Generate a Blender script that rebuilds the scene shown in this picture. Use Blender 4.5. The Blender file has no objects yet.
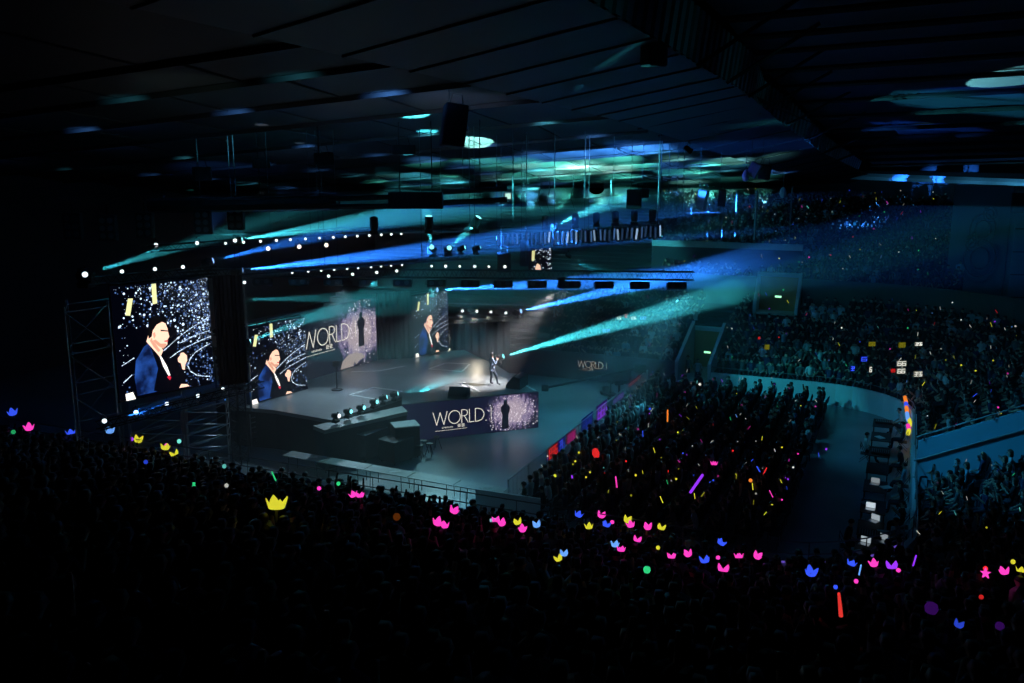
import bpy, bmesh, math, random
import numpy as np
from mathutils import Vector, Matrix, Quaternion
random.seed(11)
R = random.Random(5)
C = bpy.context.scene.collection
SC = bpy.context.scene
PI = math.pi
# ------------------------------------------------------------------ camera
F = 900.0; PITCH = math.radians(11.3); H = 13.8
cam_d = bpy.data.cameras.new('camera'); cam = bpy.data.objects.new('camera', cam_d); C.objects.link(cam)
cam.location = (0, 0, H); cam.rotation_euler = (PI/2-PITCH, 0, 0)
cam_d.sensor_width = 36; cam_d.lens = F/1024*36; cam_d.clip_end = 400
SC.camera = cam

def ray(px, py):
    a = px-512; b = 341.5-py
    return Vector((a, F*math.cos(PITCH)+b*math.sin(PITCH), -F*math.sin(PITCH)+b*math.cos(PITCH)))
def atz(px, py, z):
    d = ray(px, py); return Vector((0, 0, H))+d*((z-H)/d.z)
def aty(px, py, y):
    d = ray(px, py); return Vector((0, 0, H))+d*(y/d.y)
def proj(p):
    x, y, z = p[0], p[1], p[2]-H
    f = y*math.cos(PITCH)-z*math.sin(PITCH); u = y*math.sin(PITCH)+z*math.cos(PITCH)
    if f <= 0.3: return (-9999, -9999, f)
    return (512+F*x/f, 341.5-F*u/f, f)
# hall axes: U runs away from the camera stand, V to the right of it
UX = Vector((0.4, 0.9165, 0)); VX = Vector((0.9165, -0.4, 0))
def W(u, v, z=0): return UX*u+VX*v+Vector((0, 0, z))
def uv(p): return (UX.x*p[0]+UX.y*p[1], VX.x*p[0]+VX.y*p[1])
ROT_U = math.atan2(UX.y, UX.x)      # rotation that turns local +X into U

# ------------------------------------------------------------------ materials
def srgb(c):
    return tuple(((x/255)/12.92 if x/255 <= .04045 else ((x/255+.055)/1.055)**2.4) for x in c)
_m = {}
def mat(name, col, rough=.7, metal=0., bump=0., var=0., scale=6., spec=.5):
    if name in _m: return _m[name]
    m = bpy.data.materials.new(name); m.use_nodes = True; nt = m.node_tree
    b = nt.nodes['Principled BSDF']; b.inputs['Roughness'].default_value = rough; b.inputs['Metallic'].default_value = metal
    b.inputs['Specular IOR Level'].default_value = spec
    tc = nt.nodes.new('ShaderNodeTexCoord'); nz = nt.nodes.new('ShaderNodeTexNoise'); nz.inputs['Scale'].default_value = scale
    nz.inputs['Detail'].default_value = 4
    nt.links.new(tc.outputs['Object'], nz.inputs['Vector'])
    mx = nt.nodes.new('ShaderNodeMix'); mx.data_type = 'RGBA'
    k = max(var, .12)
    mx.inputs[6].default_value = (*[c*(1-k) for c in col], 1); mx.inputs[7].default_value = (*[min(1, c*(1+k)) for c in col], 1)
    nt.links.new(nz.outputs['Fac'], mx.inputs[0]); nt.links.new(mx.outputs[2], b.inputs['Base Color'])
    if bump:
        bp = nt.nodes.new('ShaderNodeBump'); bp.inputs['Strength'].default_value = bump
        nt.links.new(nz.outputs['Fac'], bp.inputs['Height']); nt.links.new(bp.outputs['Normal'], b.inputs['Normal'])
    _m[name] = m; return m
def emit(name, col, s=1., sample=False):
    if name in _m: return _m[name]
    m = bpy.data.materials.new(name); m.use_nodes = True; nt = m.node_tree
    nt.nodes.remove(nt.nodes['Principled BSDF'])
    e = nt.nodes.new('ShaderNodeEmission'); e.inputs['Color'].default_value = (*col, 1); e.inputs['Strength'].default_value = s
    nt.links.new(e.outputs[0], nt.nodes['Material Output'].inputs['Surface'])
    if not sample: m.cycles.emission_sampling = 'NONE'
    _m[name] = m; return m

M_black = mat('black_powder_coat', (.012, .012, .014), .6)
M_box = mat('black_textured_case', (.02, .02, .022), .75, bump=.2, scale=60)
M_alu = mat('aluminium_truss', (.35, .37, .4), .4, .8)
M_blk_truss = mat('black_truss', (.05, .05, .055), .5, .5)
M_steel = mat('galvanised_steel', (.45, .47, .5), .35, .9)
M_cable = mat('cable_rubber', (.06, .06, .065), .6)
M_wire = mat('steel_wire', (.2, .21, .22), .45, .5)
M_wallp = mat('painted_wall', (.6, .68, .72), .6, var=.15, scale=1.2)
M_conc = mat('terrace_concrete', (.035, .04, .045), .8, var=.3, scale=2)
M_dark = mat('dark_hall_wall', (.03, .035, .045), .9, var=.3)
M_lens = emit('lamp_lens_white', (.8, .93, 1), 2.2)
M_lens_w = emit('lamp_lens_warm', (1, .82, .72), 2.2)
M_lens_t = emit('lamp_lens_teal', (.25, .95, 1), 2.2)
M_lens_b = emit('lamp_lens_blue', (.25, .5, 1), 2.2)

# ------------------------------------------------------------------ mesh helpers
def obj(name, bm, m=None, parent=None, smooth=False):
    me = bpy.data.meshes.new(name); bm.to_mesh(me); bm.free()
    o = bpy.data.objects.new(name, me); C.objects.link(o)
    for x in (m if isinstance(m, (list, tuple)) else [m]):
        if x: me.materials.append(x)
    if smooth:
        for p in me.polygons: p.use_smooth = True
    if parent: o.parent = parent
    return o
def tag(o, label=None, cat=None, group=None, kind=None):
    if label: label = ' '.join(label.split()[:16])
    if label: o['label'] = label
    if cat: o['category'] = cat
    if group: o['group'] = group
    if kind: o['kind'] = kind
    return o
def thing(name, label, cat, loc=(0, 0, 0), rotz=0, group=None, quat=None):
    o = bpy.data.objects.new(name, None); C.objects.link(o); o.location = loc; o.empty_display_size = .2
    if quat is not None: o.rotation_mode = 'QUATERNION'; o.rotation_quaternion = quat
    else: o.rotation_euler = (0, 0, rotz)
    return tag(o, label, cat, group)
def struct(name, bm, m): return tag(obj(name, bm, m), kind='structure')
def nb(): return bmesh.new()
def box(bm, c, s, mx=None, mi=0, bev=0.):
    r = bmesh.ops.create_cube(bm, size=1)
    vs = r['verts']
    for v in vs: v.co = Vector((v.co.x*s[0]+c[0], v.co.y*s[1]+c[1], v.co.z*s[2]+c[2]))
    if bev:
        es = list({e for v in vs for e in v.link_edges})
        rr = bmesh.ops.bevel(bm, geom=es, offset=bev, segments=1, affect='EDGES')
        vs = list({v for v in rr['verts']} | {v for v in vs if v.is_valid})
    fs = {f for v in vs for f in v.link_faces}
    for f in fs: f.material_index = mi
    if mx is not None: bmesh.ops.transform(bm, matrix=mx, verts=list({v for f in fs for v in f.verts}))
    return bm
def tube(bm, pts, r, n=6, cap=True, mi=0):
    pts = [Vector(p) for p in pts]; rings = []
    up0 = Vector((0, 0, 1))
    for i, p in enumerate(pts):
        d = (pts[min(i+1, len(pts)-1)]-pts[max(i-1, 0)]).normalized()
        a = up0 if abs(d.z) < .95 else Vector((1, 0, 0))
        s = d.cross(a).normalized(); t = s.cross(d)
        rr = r[i] if isinstance(r, (list, tuple)) else r
        rings.append([bm.verts.new(p+(s*math.cos(2*PI*k/n)+t*math.sin(2*PI*k/n))*rr) for k in range(n)])
    for a, b in zip(rings, rings[1:]):
        for k in range(n):
            f = bm.faces.new((a[k], a[(k+1) % n], b[(k+1) % n], b[k])); f.material_index = mi
    if cap:
        for q in (rings[0], rings[-1][::-1]):
            f = bm.faces.new(q); f.material_index = mi
    return bm
def lathe(bm, prof, n=16, axis='Z', c=(0, 0, 0), mi=0):
    rings = []
    for r, h in prof:
        ring = []
        for k in range(n):
            a = 2*PI*k/n; x, y = max(r, 1e-4)*math.cos(a), max(r, 1e-4)*math.sin(a)
            p = (x, y, h) if axis == 'Z' else ((x, h, y) if axis == 'Y' else (h, x, y))
            ring.append(bm.verts.new(Vector(p)+Vector(c)))
        rings.append(ring)
    for a, b in zip(rings, rings[1:]):
        for k in range(n):
            bm.faces.new((a[k], a[(k+1) % n], b[(k+1) % n], b[k])).material_index = mi
    bm.faces.new(rings[0][::-1]).material_index = mi; bm.faces.new(rings[-1]).material_index = mi
    return bm
def quad(bm, a, b, c, d, mi=0):
    f = bm.faces.new([bm.verts.new(p) for p in (a, b, c, d)]); f.material_index = mi; return f
def prism(bm, poly, z0, z1, mi=0):
    a = [bm.verts.new((p[0], p[1], z0)) for p in poly]; b = [bm.verts.new((p[0], p[1], z1)) for p in poly]
    n = len(poly)
    for k in range(n): bm.faces.new((a[k], a[(k+1) % n], b[(k+1) % n], b[k])).material_index = mi
    bm.faces.new(a[::-1]).material_index = mi; bm.faces.new(b).material_index = mi
    return bm
def wall_line(bm, p, q, z0, z1, t=.2):
    p = Vector((p[0], p[1], 0)); q = Vector((q[0], q[1], 0)); d = (q-p).normalized(); s = Vector((-d.y, d.x, 0))*t/2
    return prism(bm, [p+s, p-s, q-s, q+s], z0, z1)
def copy_tree(o, parent=None):
    c = o.copy(); C.objects.link(c)
    if parent is not None: c.parent = parent
    for ch in list(o.children): copy_tree(ch, c)
    return c
ORD = ['first', 'second', 'third', 'fourth', 'fifth', 'sixth', 'seventh', 'eighth', 'ninth', 'tenth', 'eleventh', 'twelfth', 'thirteenth', 'fourteenth', 'fifteenth', 'sixteenth', 'seventeenth', 'eighteenth', 'nineteenth', 'twentieth']
_tens = {2: 'twenty', 3: 'thirty', 4: 'forty', 5: 'fifty', 6: 'sixty', 7: 'seventy', 8: 'eighty', 9: 'ninety'}
def ordn(i):
    i += 1
    if i <= 20: return ORD[i-1]
    if i == 100: return 'hundredth'
    if i > 100: return 'hundred-and-'+ordn(i-101)
    t, r = divmod(i, 10)
    if r == 0: return {3: 'thirtieth', 4: 'fortieth', 5: 'fiftieth', 6: 'sixtieth', 7: 'seventieth', 8: 'eightieth', 9: 'ninetieth'}[t]
    return _tens[t]+'-'+ORD[r-1]

# ------------------------------------------------------------------ hall perimeter
U0, U1, V0, V1, RC = 28.0, 53.5, -42.0, 1.0, 5.0
USP = 38.5
def arc(cu, cv, a0, a1, n=9):
    out = []
    for k in range(n):
        a = a0+(a1-a0)*k/(n-1)
        out.append(((cu+RC*math.cos(a), cv+RC*math.sin(a)), (math.cos(a), math.sin(a))))
    return out
near_sec = [((U0, v), (-1, 0)) for v in np.linspace(V0, V1-RC, 20)] + arc(U0+RC, V1-RC, PI, PI/2)[1:] + [((u, V1), (0, 1)) for u in (36, USP)]
far_a = [((USP, V1), (0, 1)), ((43, V1), (0, 1)), ((47, V1), (0, 1))] + arc(U1-RC, V1-RC, PI/2, 0) + [((U1, v), (1, 0)) for v in (-6, -8, -10.2)]
far_b = [((U1, v), (1, 0)) for v in (-12.4, -16, -20, -26, -32, -38, V0)]
far_up = [((U1, v), (1, 0)) for v in (3.5, 0, -4, -10, -16, -22, -30, -38, V0)]
far_mid = [((U1, -10.2), (1, 0)), ((U1, -12.4), (1, 0))]
def off(s, d, z): (u, v), (a, b) = s; return W(u+a*d, v+b*d, z)
def terrace(name, sec, rows, z0, rise, depth, d0=0.2, m=M_conc):
    bm = nb(); prof = [(d0, z0)]
    for i in range(rows):
        prof.append((d0+(i+1)*depth, z0+i*rise)); prof.append((d0+(i+1)*depth, z0+(i+1)*rise))
    prof.pop(); prof = [(d0, 0)]+prof+[(prof[-1][0], 0)]
    vs = [[bm.verts.new(off(s, d, z)) for d, z in prof] for s in sec]
    for a, b in zip(vs, vs[1:]):
        for k in range(len(prof)-1): bm.faces.new((a[k], b[k], b[k+1], a[k+1]))
    for a in (vs[0], vs[-1][::-1]): bm.faces.new(a)
    bmesh.ops.recalc_face_normals(bm, faces=bm.faces)
    return struct(name, bm, m)
def fwall(name, sec, z0, z1, t=.2, m=M_wallp):
    bm = nb(); vs = []
    for s in sec: vs.append([bm.verts.new(off(s, d, z)) for d, z in ((0, z0), (0, z1), (t, z1), (t, z0))])
    for a, b in zip(vs, vs[1:]):
        for k in range(4): bm.faces.new((a[k], b[k], b[(k+1) % 4], a[(k+1) % 4]))
    bm.faces.new(vs[0]); bm.faces.new(vs[-1][::-1])
    bmesh.ops.recalc_face_normals(bm, faces=bm.faces)
    return struct(name, bm, m)
NEAR = dict(z0=.55, rise=.306, depth=.85)
FARL = dict(z0=.8, rise=.33, depth=.85)
FARU = dict(z0=5.3, rise=.235, depth=.88)
DUP = 9.4      # upper tier starts this far behind the front wall
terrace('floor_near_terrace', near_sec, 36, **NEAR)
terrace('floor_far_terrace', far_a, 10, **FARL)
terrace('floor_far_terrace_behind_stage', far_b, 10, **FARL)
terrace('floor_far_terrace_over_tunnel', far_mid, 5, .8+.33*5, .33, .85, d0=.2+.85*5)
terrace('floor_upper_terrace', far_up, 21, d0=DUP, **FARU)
fwall('wall_front_of_near_stand', near_sec, 0, 1.15)
fwall('wall_front_of_far_stand', far_a, 0, 1.25)
fwall('wall_front_behind_stage', far_b, 0, 1.75, m=mat('banner_wall_dark', (.10, .09, .11), .7))
fwall('wall_upper_tier_front', [(s[0], s[1]) for s in [((p[0]+n[0]*(DUP-.3), p[1]+n[1]*(DUP-.3)), n) for p, n in far_a+far_b]], 4.1, 6.1, m=mat('balcony_front_green', (.05, .11, .09), .8))
# blue side wall where the near part of the right stand steps down
bm = nb()
SL = .47
pts = [(V1+.1, .0), (V1+.1, 2.75), (V1+16, 2.75+15.9*SL), (V1+16, 0)]
fa = [bm.verts.new(W(USP-.12, v, z)) for v, z in pts]; fb = [bm.verts.new(W(USP+.06, v, z)) for v, z in pts]
bm.faces.new(fa); bm.faces.new(fb[::-1])
for k in range(4): bm.faces.new((fa[k], fb[k], fb[(k+1) % 4], fa[(k+1) % 4]))
struct('wall_side_of_right_stand', bm, mat('stand_side_wall_blue', (.2, .5, .62), .6, var=.1, scale=1))
for zo, nm in ((2.95, 'upper'), (1.95, 'lower')):
    bm = nb(); tube(bm, [W(USP-.18, V1, zo), W(USP-.18, V1+16, zo+16*SL)], .035)
    if nm == 'upper':
        for k in range(7): box(bm, (0, 0, 0), (.04, .04, .3), Matrix.Translation(W(USP-.18, V1+.3+k*2.4, zo-.12+(.3+k*2.4)*SL)))
    o = obj('handrail', bm, M_wire); tag(o, ('steel handrail along the top of the sloping blue wall' if nm == 'upper' else 'steel handrail half way up the sloping blue wall'), 'handrail')

# floor and outer walls
mf = mat('arena_floor_covering', (.2, .25, .27), .33, var=.75, scale=.35)
bm = nb(); prism(bm, [W(-12, -54), W(-12, 44), W(86, 44), W(86, -54)], -.2, 0); struct('floor', bm, mf)
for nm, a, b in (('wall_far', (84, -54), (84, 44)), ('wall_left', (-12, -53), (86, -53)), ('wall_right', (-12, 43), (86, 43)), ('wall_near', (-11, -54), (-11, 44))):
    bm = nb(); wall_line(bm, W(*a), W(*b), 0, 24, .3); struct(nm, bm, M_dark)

# ------------------------------------------------------------------ ceilings
RIDGE = [(5, 16.6), (22, 16.2), (40, 15.7), (50, 14.9), (61, 13.6), (84, 12.0)]
def ridge(u):
    for (a, za), (b, zb) in zip(RIDGE, RIDGE[1:]):
        if u <= b: return za+(zb-za)*max(0, (u-a)/(b-a))
    return RIDGE[-1][1]
def vr(u): return -12.2 if u < 45 else -12.2+(u-45)*.185
def roof(u, v): return ridge(u)-.07*(vr(u)-v)
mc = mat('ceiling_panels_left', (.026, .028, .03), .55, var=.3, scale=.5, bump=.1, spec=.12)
mc2 = mat('ceiling_strip_painted_blue_gleam', (.16, .40, .85), .22, metal=.3, var=.45, scale=.9, bump=.3)  # reflective metal strip; reflected blue light is put into its base colour
def roof_u(px, py):
    d = ray(px, py).normalized(); t = 6
    while t < 120:
        p = Vector((0, 0, H))+d*t; u_, v_ = uv(p)
        if p.z > roof(u_, min(v_, vr(u_))): return u_
        t += .05
    return 84
BR = [6.0]
for y_ in (30, 58, 82, 106, 129, 146, 157, 166, 174, 181, 187, 192):
    u_ = roof_u(470, y_)
    if u_ > BR[-1]+1.2 and u_ < 83: BR.append(u_)
BR.append(84)
bm = nb(); bj = nb(); bl = nb(); NVP = 9
vv_ = lambda u_, k: vr(u_)+(-53-vr(u_))*k/NVP
for a, b in zip(BR, BR[1:]):
    h0 = .10+.05*(b-a); m1 = a+(b-a)*.32; m2 = a+(b-a)*.26
    for k in range(NVP):
        f = lambda u_, kk, dz: W(u_, vv_(u_, kk), roof(u_, vv_(u_, kk))+dz)
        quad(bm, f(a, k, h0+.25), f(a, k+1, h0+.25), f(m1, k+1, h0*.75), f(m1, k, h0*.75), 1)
        quad(bm, f(m1, k, h0*.75), f(m1, k+1, h0*.75), f(b, k+1, 0), f(b, k, 0), 0)
        quad(bm, f(b, k, 0), f(b, k+1, 0), f(b, k+1, .8), f(b, k, .8), 0)
        if k: tube(bj, [f(m1, k, h0*.75-.02), f(b, k, -.01)], .035, 4)
    tube(bl, [W(b, vv_(b, k), roof(b, vv_(b, k))+.0) for k in range(NVP+1)], .13, 4)
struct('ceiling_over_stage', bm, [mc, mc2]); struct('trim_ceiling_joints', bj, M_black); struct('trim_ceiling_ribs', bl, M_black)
bm = nb()
quad(bm, W(5, -10, 18.6), W(84, -3, 14.6), W(84, -54, 11.6), W(5, -54, 15.6)); struct('ceiling_backing', bm, M_dark)
# ridge girder: wide dark sloping soffit, corrugated strip above it
us = [4, 14, 22, 31, 40, 50, 61, 72, 84]
def gl(u): return W(u, vr(u), ridge(u)-.1)
def gr(u): return W(u, vr(u)+5.6*(1-max(0, (u-40))/70), ridge(u)+.9-(max(0, u-50))*.012)
def gt(u): return gr(u)+Vector((0, 0, 1.5*(1-max(0, (u-40))/60)))+VX*.2
bm = nb()
for a, b in zip(us, us[1:]):
    quad(bm, gl(a), gr(a), gr(b), gl(b)); quad(bm, gl(a)+Vector((0, 0, -.0)), gl(b), gl(b)+Vector((0, 0, 2.2)), gl(a)+Vector((0, 0, 2.2)))
struct('ceiling_girder_soffit', bm, mat('girder_soffit', (.02, .02, .035), .6, var=.25, scale=.7))
bm = nb()
for k in range(22):
    u = 12+k*3.1
    p, q = gl(u)+Vector((0, 0, -.02)), gr(u)+Vector((0, 0, -.02))
    tube(bm, [p, q], .03, 4)
struct('trim_girder_joints', bm, M_black)
bm = nb()
for k in range(150):
    u = 12+k*.42
    if k % 2 == 0:
        quad(bm, gr(u), gr(u+.42), gt(u+.42), gt(u))
    else:
        o_ = VX*.10
        quad(bm, gr(u)+o_, gr(u+.42)+o_, gt(u+.42)+o_, gt(u)+o_)
        quad(bm, gr(u), gr(u)+o_, gt(u)+o_, gt(u)); quad(bm, gr(u+.42)+o_, gr(u+.42), gt(u+.42), gt(u+.42)+o_)
struct('ceiling_corrugated_strip', bm, mat('corrugated_sheet', (.2, .32, .34), .45, metal=.3))
bm = nb()
for k in range(8):
    u = 30+k*5.2
    tube(bm, [gr(u)+Vector((0, 0, -.05)), gt(u)+VX*3+Vector((0, 0, .4))], .07, 5); tube(bm, [gr(u)-VX*.1, gt(u)-VX*.15+Vector((0, 0, .2))], .08, 5)
struct('trim_girder_struts', bm, M_black)
# right roof: dark decking with purlins running across
def rr(u, v): return gt(min(max(u, 4), 84)).z + (v-uv(gt(min(max(u, 4), 84)))[1])*.03+.4
bm = nb(); NV = 6
ul = [4, 14, 24, 34, 44, 54, 64, 74, 84]
for a, b in zip(ul, ul[1:]):
    for k in range(NV):
        va, vb = uv(gt(a))[1], uv(gt(b))[1]
        f = lambda u_, v_, t: W(u_, v_+(43-v_)*t, rr(u_, v_+(43-v_)*t))
        quad(bm, f(a, va, k/NV), f(a, va, (k+1)/NV), f(b, vb, (k+1)/NV), f(b, vb, k/NV))
struct('ceiling_right_roof', bm, mat('roof_decking_navy', (.035, .045, .09), .7, var=.4, scale=.8))
bm = nb()
for k in range(19):
    u = 12+k*4.0; v0 = uv(gt(u))[1]
    tube(bm, [W(u, v0, rr(u, v0)-.25), W(u, 42.5, rr(u, 42.5)-.25)], .12, 4)
struct('trim_roof_purlins', bm, M_black)
# eave beam over the far stand at the right
bm = nb()
pa, pb = aty(850, 176, 76), aty(1060, 184, 68.9)
d = (pb-pa); tube(bm, [pa, pb+d*.4], .3, 6)
tag(obj('trim_eave_beam', bm, mat('eave_paint', (.4, .5, .6), .5)), kind='structure')
# curtained end wall at far right, with a round wreath-like relief
ca, cb, cc = aty(950, 240, 60.5), aty(1008, 240, 59.5), aty(1048, 240, 59); PCA, PCB = ca.copy(), cb.copy()
bm = nb(); prism(bm, [ca, cb, cb+UX*.4, ca+UX*.4], 4.2, 12.2); struct('wall_end_panel', bm, mat('end_wall_paint', (.08, .16, .19), .8, var=.2, scale=.6))
bm = nb(); prism(bm, [cb+Vector((.15, -.4, 0)), cc+Vector((.15, -.4, 0)), cc+UX*.4, cb+UX*.4], 4.2, 12.0)
struct('wall_end_return', bm, mat('end_wall_tiles', (.16, .3, .34), .6, var=.1))
bm = nb()
for k in range(5):
    a = cb+Vector((.15, -.45, 5+k*1.5-cb.z)); b = cc+Vector((.15, -.45, 5+k*1.5-cc.z)); tube(bm, [a, b], .03, 4)
struct('trim_wall_joints', bm, M_dark)
bm = nb(); q = aty(1018, 203, 58.6); box(bm, (0, 0, 0), (.8, .15, 1.3), Matrix.Translation(q)); tag(obj('wall_speaker', bm, M_box), 'dark square speaker box high on the pale end wall', 'speaker')
t = None
bm = nb()
for (px, py, r_) in ((983, 229, .85), (980, 258, 1.05), (972, 243, .42), (990, 214, .42)):
    c = aty(px, py, 59.0)
    for rad in (r_, r_*.6):
        tube(bm, [c+Vector((math.cos(a)*rad, 0, math.sin(a)*rad*1.15)) for a in np.linspace(0, 2*PI, 21)], .07, 5)
tag(obj('wall_ornament', bm, mat('ornament_dark', (.02, .04, .05), .6)), 'dark relief of loops and rings on the far end wall', 'ornament')

# ------------------------------------------------------------------ upper parapet, tunnels, doors
a, b = aty(652, 243, 66), aty(803, 243.5, 62); t = thing('parapet', 'pale-topped parapet half way up the far upper stand', 'parapet')
bm = nb(); prism(bm, [a, b, b+UX*.3, a+UX*.3], a.z-.2, a.z+.22); obj('top_band', bm, mat('parapet_paint', (.5, .6, .62), .7), t)
bm = nb(); prism(bm, [a, b, b+UX*.25, a+UX*.25], 5.6, a.z-.2); obj('lower_wall', bm, M_dark, t)
def tunnel(n, cv, u0, u1, zb0, ztop0, ztop1, w, zdoor, col, side):
    bm = nb()
    for s in (-1, 1):
        v = cv+s*w/2; fa = [W(u0, v-.1, 0), W(u1, v-.1, 0), W(u1, v-.1, ztop1), W(u0, v-.1, ztop0)]
        A = [bm.verts.new(p) for p in fa]; B = [bm.verts.new(p+VX*.2) for p in fa]
        bm.faces.new(A); bm.faces.new(B[::-1])
        for k in range(4): bm.faces.new((A[k], B[k], B[(k+1) % 4], A[(k+1) % 4]))
    struct('wall_tunnel_sides_%d' % n, bm, mat('tunnel_side_paint', (.4, .5, .52), .6))
    bm = nb(); prism(bm, [W(u1, cv-w/2), W(u1, cv+w/2), W(u1+.15, cv+w/2), W(u1+.15, cv-w/2)], zb0, zdoor); o = struct('door_%d' % n, bm, mat('exit_wood_panel', (.35, .2, .06), .6))
    bm = nb(); prism(bm, [W(u1-.1, cv-w/2-.1), W(u1-.1, cv+w/2+.1), W(u1+.3, cv+w/2+.1), W(u1+.3, cv-w/2-.1)], zdoor, zdoor+.25); struct('trim_lintel_%d' % n, bm, mat('tunnel_side_paint', (.4, .5, .52), .6))
    bm = nb(); prism(bm, [W(u0, cv-w/2), W(u0, cv+w/2), W(u1, cv+w/2), W(u1, cv-w/2)], zb0-.1, zb0); struct('floor_tunnel_%d' % n, bm, mat('tunnel_floor', (.3, .34, .3), .6))
    s = thing('exit_sign', side, 'sign', W(u1-.12, cv, zb0+(zdoor-zb0)*.42), ROT_U-PI/2)
    bm = nb(); box(bm, (0, 0, 0), (.5, .08, .2)); obj('sign_case', bm, M_black, s)
    bm = nb(); box(bm, (0, -.05, 0), (.42, .02, .13)); obj('lit_panel', bm, emit('exit_green', (.35, 1, .55), 1.6), s)
tunnel(1, -11.3, U1-.1, U1+4.4, .6, 1.8, 3.6, 2.0, 3.0, None, 'green exit sign in the brown doorway between sloping walls beside the floor seats')
tunnel(2, -7.6, U1+7.5, U1+DUP-.4, 3.9, 4.4, 6.4, 2.7, 6.2, None, 'green exit sign in the higher doorway beneath the upper stand')

# ------------------------------------------------------------------ body builder
def seg_dist(p, a, b):
    ab = b-a; t = max(0, min(1, (p-a).dot(ab)/max(ab.length_squared, 1e-9))); return (p-(a+ab*t)).length
def body_mesh(name, J, E, sub=1, fingers=None, face=True, short=True):
    """J name->(pos, radius), E list of (a,b,kind). kind: 0 skin,1 top,2 trousers,3 shoes"""
    me = bpy.data.meshes.new(name+'_skel'); names = [n for n in J if n != 'nose']
    me.from_pydata([J[n][0] for n in names], [(names.index(a), names.index(b)) for a, b, k in E], [])
    o = bpy.data.objects.new(name+'_tmp', me); C.objects.link(o)
    md = o.modifiers.new('s', 'SKIN'); md.use_smooth_shade = True
    sv = me.skin_vertices[0].data
    for i, n in enumerate(names):
        r = J[n][1]; sv[i].radius = r if isinstance(r, tuple) else (r, r); sv[i].use_root = (i == 0)
    if sub: o.modifiers.new('d', 'SUBSURF').levels = sub
    dg = bpy.context.evaluated_depsgraph_get(); ev = o.evaluated_get(dg)
    out = bpy.data.meshes.new_from_object(ev); out.name = name
    bpy.data.objects.remove(o); bpy.data.meshes.remove(me)
    bm = nb(); bm.from_mesh(out)
    segs = [(Vector(J[a][0]), Vector(J[b][0]), k, (np.mean(J[a][1])+np.mean(J[b][1]))/2) for a, b, k in E]
    for f in bm.faces:
        c = f.calc_center_median(); f.smooth = True
        f.material_index = min(segs, key=lambda s: seg_dist(c, s[0], s[1])-s[3]*.6)[2]
    if fingers:
        for w, h, side in fingers:
            w, h = Vector(w), Vector(h); d = (h-w).normalized()
            sd = d.cross(Vector((0, 0, 1)));
            if sd.length < .2: sd = Vector((1, 0, 0))
            sd.normalize(); up = sd.cross(d)
            for q, L in enumerate((.055, .068, .062, .048)):
                b0 = h+sd*(q-1.5)*.019; tube(bm, [b0-d*.015, b0+d*L*.45, b0+d*L*.8-up*.018, b0+d*L*.85-up*.04], [.0095, .009, .0085, .007], 5)
            b0 = w+d*.025+sd*side*.03; tube(bm, [b0, b0+sd*side*.025+d*.03, b0+sd*side*.028+d*.06], [.011, .010, .008], 5)
    if face:
        hd = Vector(J['head'][0]); fr = Vector(J['nose'])
        sd = fr.cross(Vector((0, 0, 1))).normalized()
        tube(bm, [hd+fr*.092+Vector((0, 0, .025)), hd+fr*.118+Vector((0, 0, -.02)), hd+fr*.09+Vector((0, 0, -.03))], [.008, .016, .012], 6)
        for s in (-1, 1):
            r = bmesh.ops.create_icosphere(bm, subdivisions=1, radius=.013)
            for v in r['verts']: v.co = v.co+hd+fr*.088+sd*s*.033+Vector((0, 0, .022))
            for f in {f for v in r['verts'] for f in v.link_faces}: f.material_index = 3
            r = bmesh.ops.create_icosphere(bm, subdivisions=1, radius=.03)
            for v in r['verts']: v.co = Vector((v.co.x*.5, v.co.y*.7, v.co.z*1.1))+hd+sd*s*.098+Vector((0, 0, -.005))
        tube(bm, [hd+fr*.095-sd*.022+Vector((0, 0, -.055)), hd+fr*.1+Vector((0, 0, -.057)), hd+fr*.095+sd*.022+Vector((0, 0, -.055))], .006, 4)
    bm.to_mesh(out); bm.free()
    return out
def sit_joints(arms, lean=0.):
    J = {'pelvis': ((0, 0, .54), (.15, .12)), 'waist': ((0, -.01-lean*.2, .72), (.13, .10)), 'chest': ((0, -.02+lean*.5, .95), (.155, .11)),
         'collar': ((0, -.01+lean*.9, 1.09), (.10, .075)), 'neck': ((0, .0+lean, 1.17), .052), 'head': ((0, .02+lean, 1.29), (.082, .098)), 'crown': ((0, .015+lean, 1.385), (.06, .07)), 'nose': (0, 1, 0)}
    E = [('pelvis', 'waist', 1), ('waist', 'chest', 1), ('chest', 'collar', 1), ('collar', 'neck', 0), ('neck', 'head', 0), ('head', 'crown', 0)]
    for s, n in ((-1, 'l'), (1, 'r')):
        J['hip'+n] = ((s*.10, .06, .50), .088); J['knee'+n] = ((s*.13, .44, .50), .064); J['ank'+n] = ((s*.13, .46, .10), .042); J['toe'+n] = ((s*.14, .62, .04), .036)
        E += [('pelvis', 'hip'+n, 2), ('hip'+n, 'knee'+n, 2), ('knee'+n, 'ank'+n, 2), ('ank'+n, 'toe'+n, 3)]
        el, wr, ha = arms[n]
        J['sh'+n] = ((s*.185, -.01+lean*.9, 1.05), .058); J['el'+n] = (el, .043); J['wr'+n] = (wr, .029); J['ha'+n] = (ha, (.040, .02))
        E += [('collar', 'sh'+n, 1), ('sh'+n, 'el'+n, 1), ('el'+n, 'wr'+n, 0), ('wr'+n, 'ha'+n, 0)]
    return J, E
LAPL = ((-.24, .04, .80), (-.14, .27, .66), (-.10, .34, .64)); LAPR = ((.24, .04, .80), (.14, .27, .66), (.10, .34, .64))
UPR = ((.30, .10, 1.20), (.27, .16, 1.46), (.26, .18, 1.54)); UPL = ((-.30, .10, 1.20), (-.27, .16, 1.46), (-.26, .18, 1.54))
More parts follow.
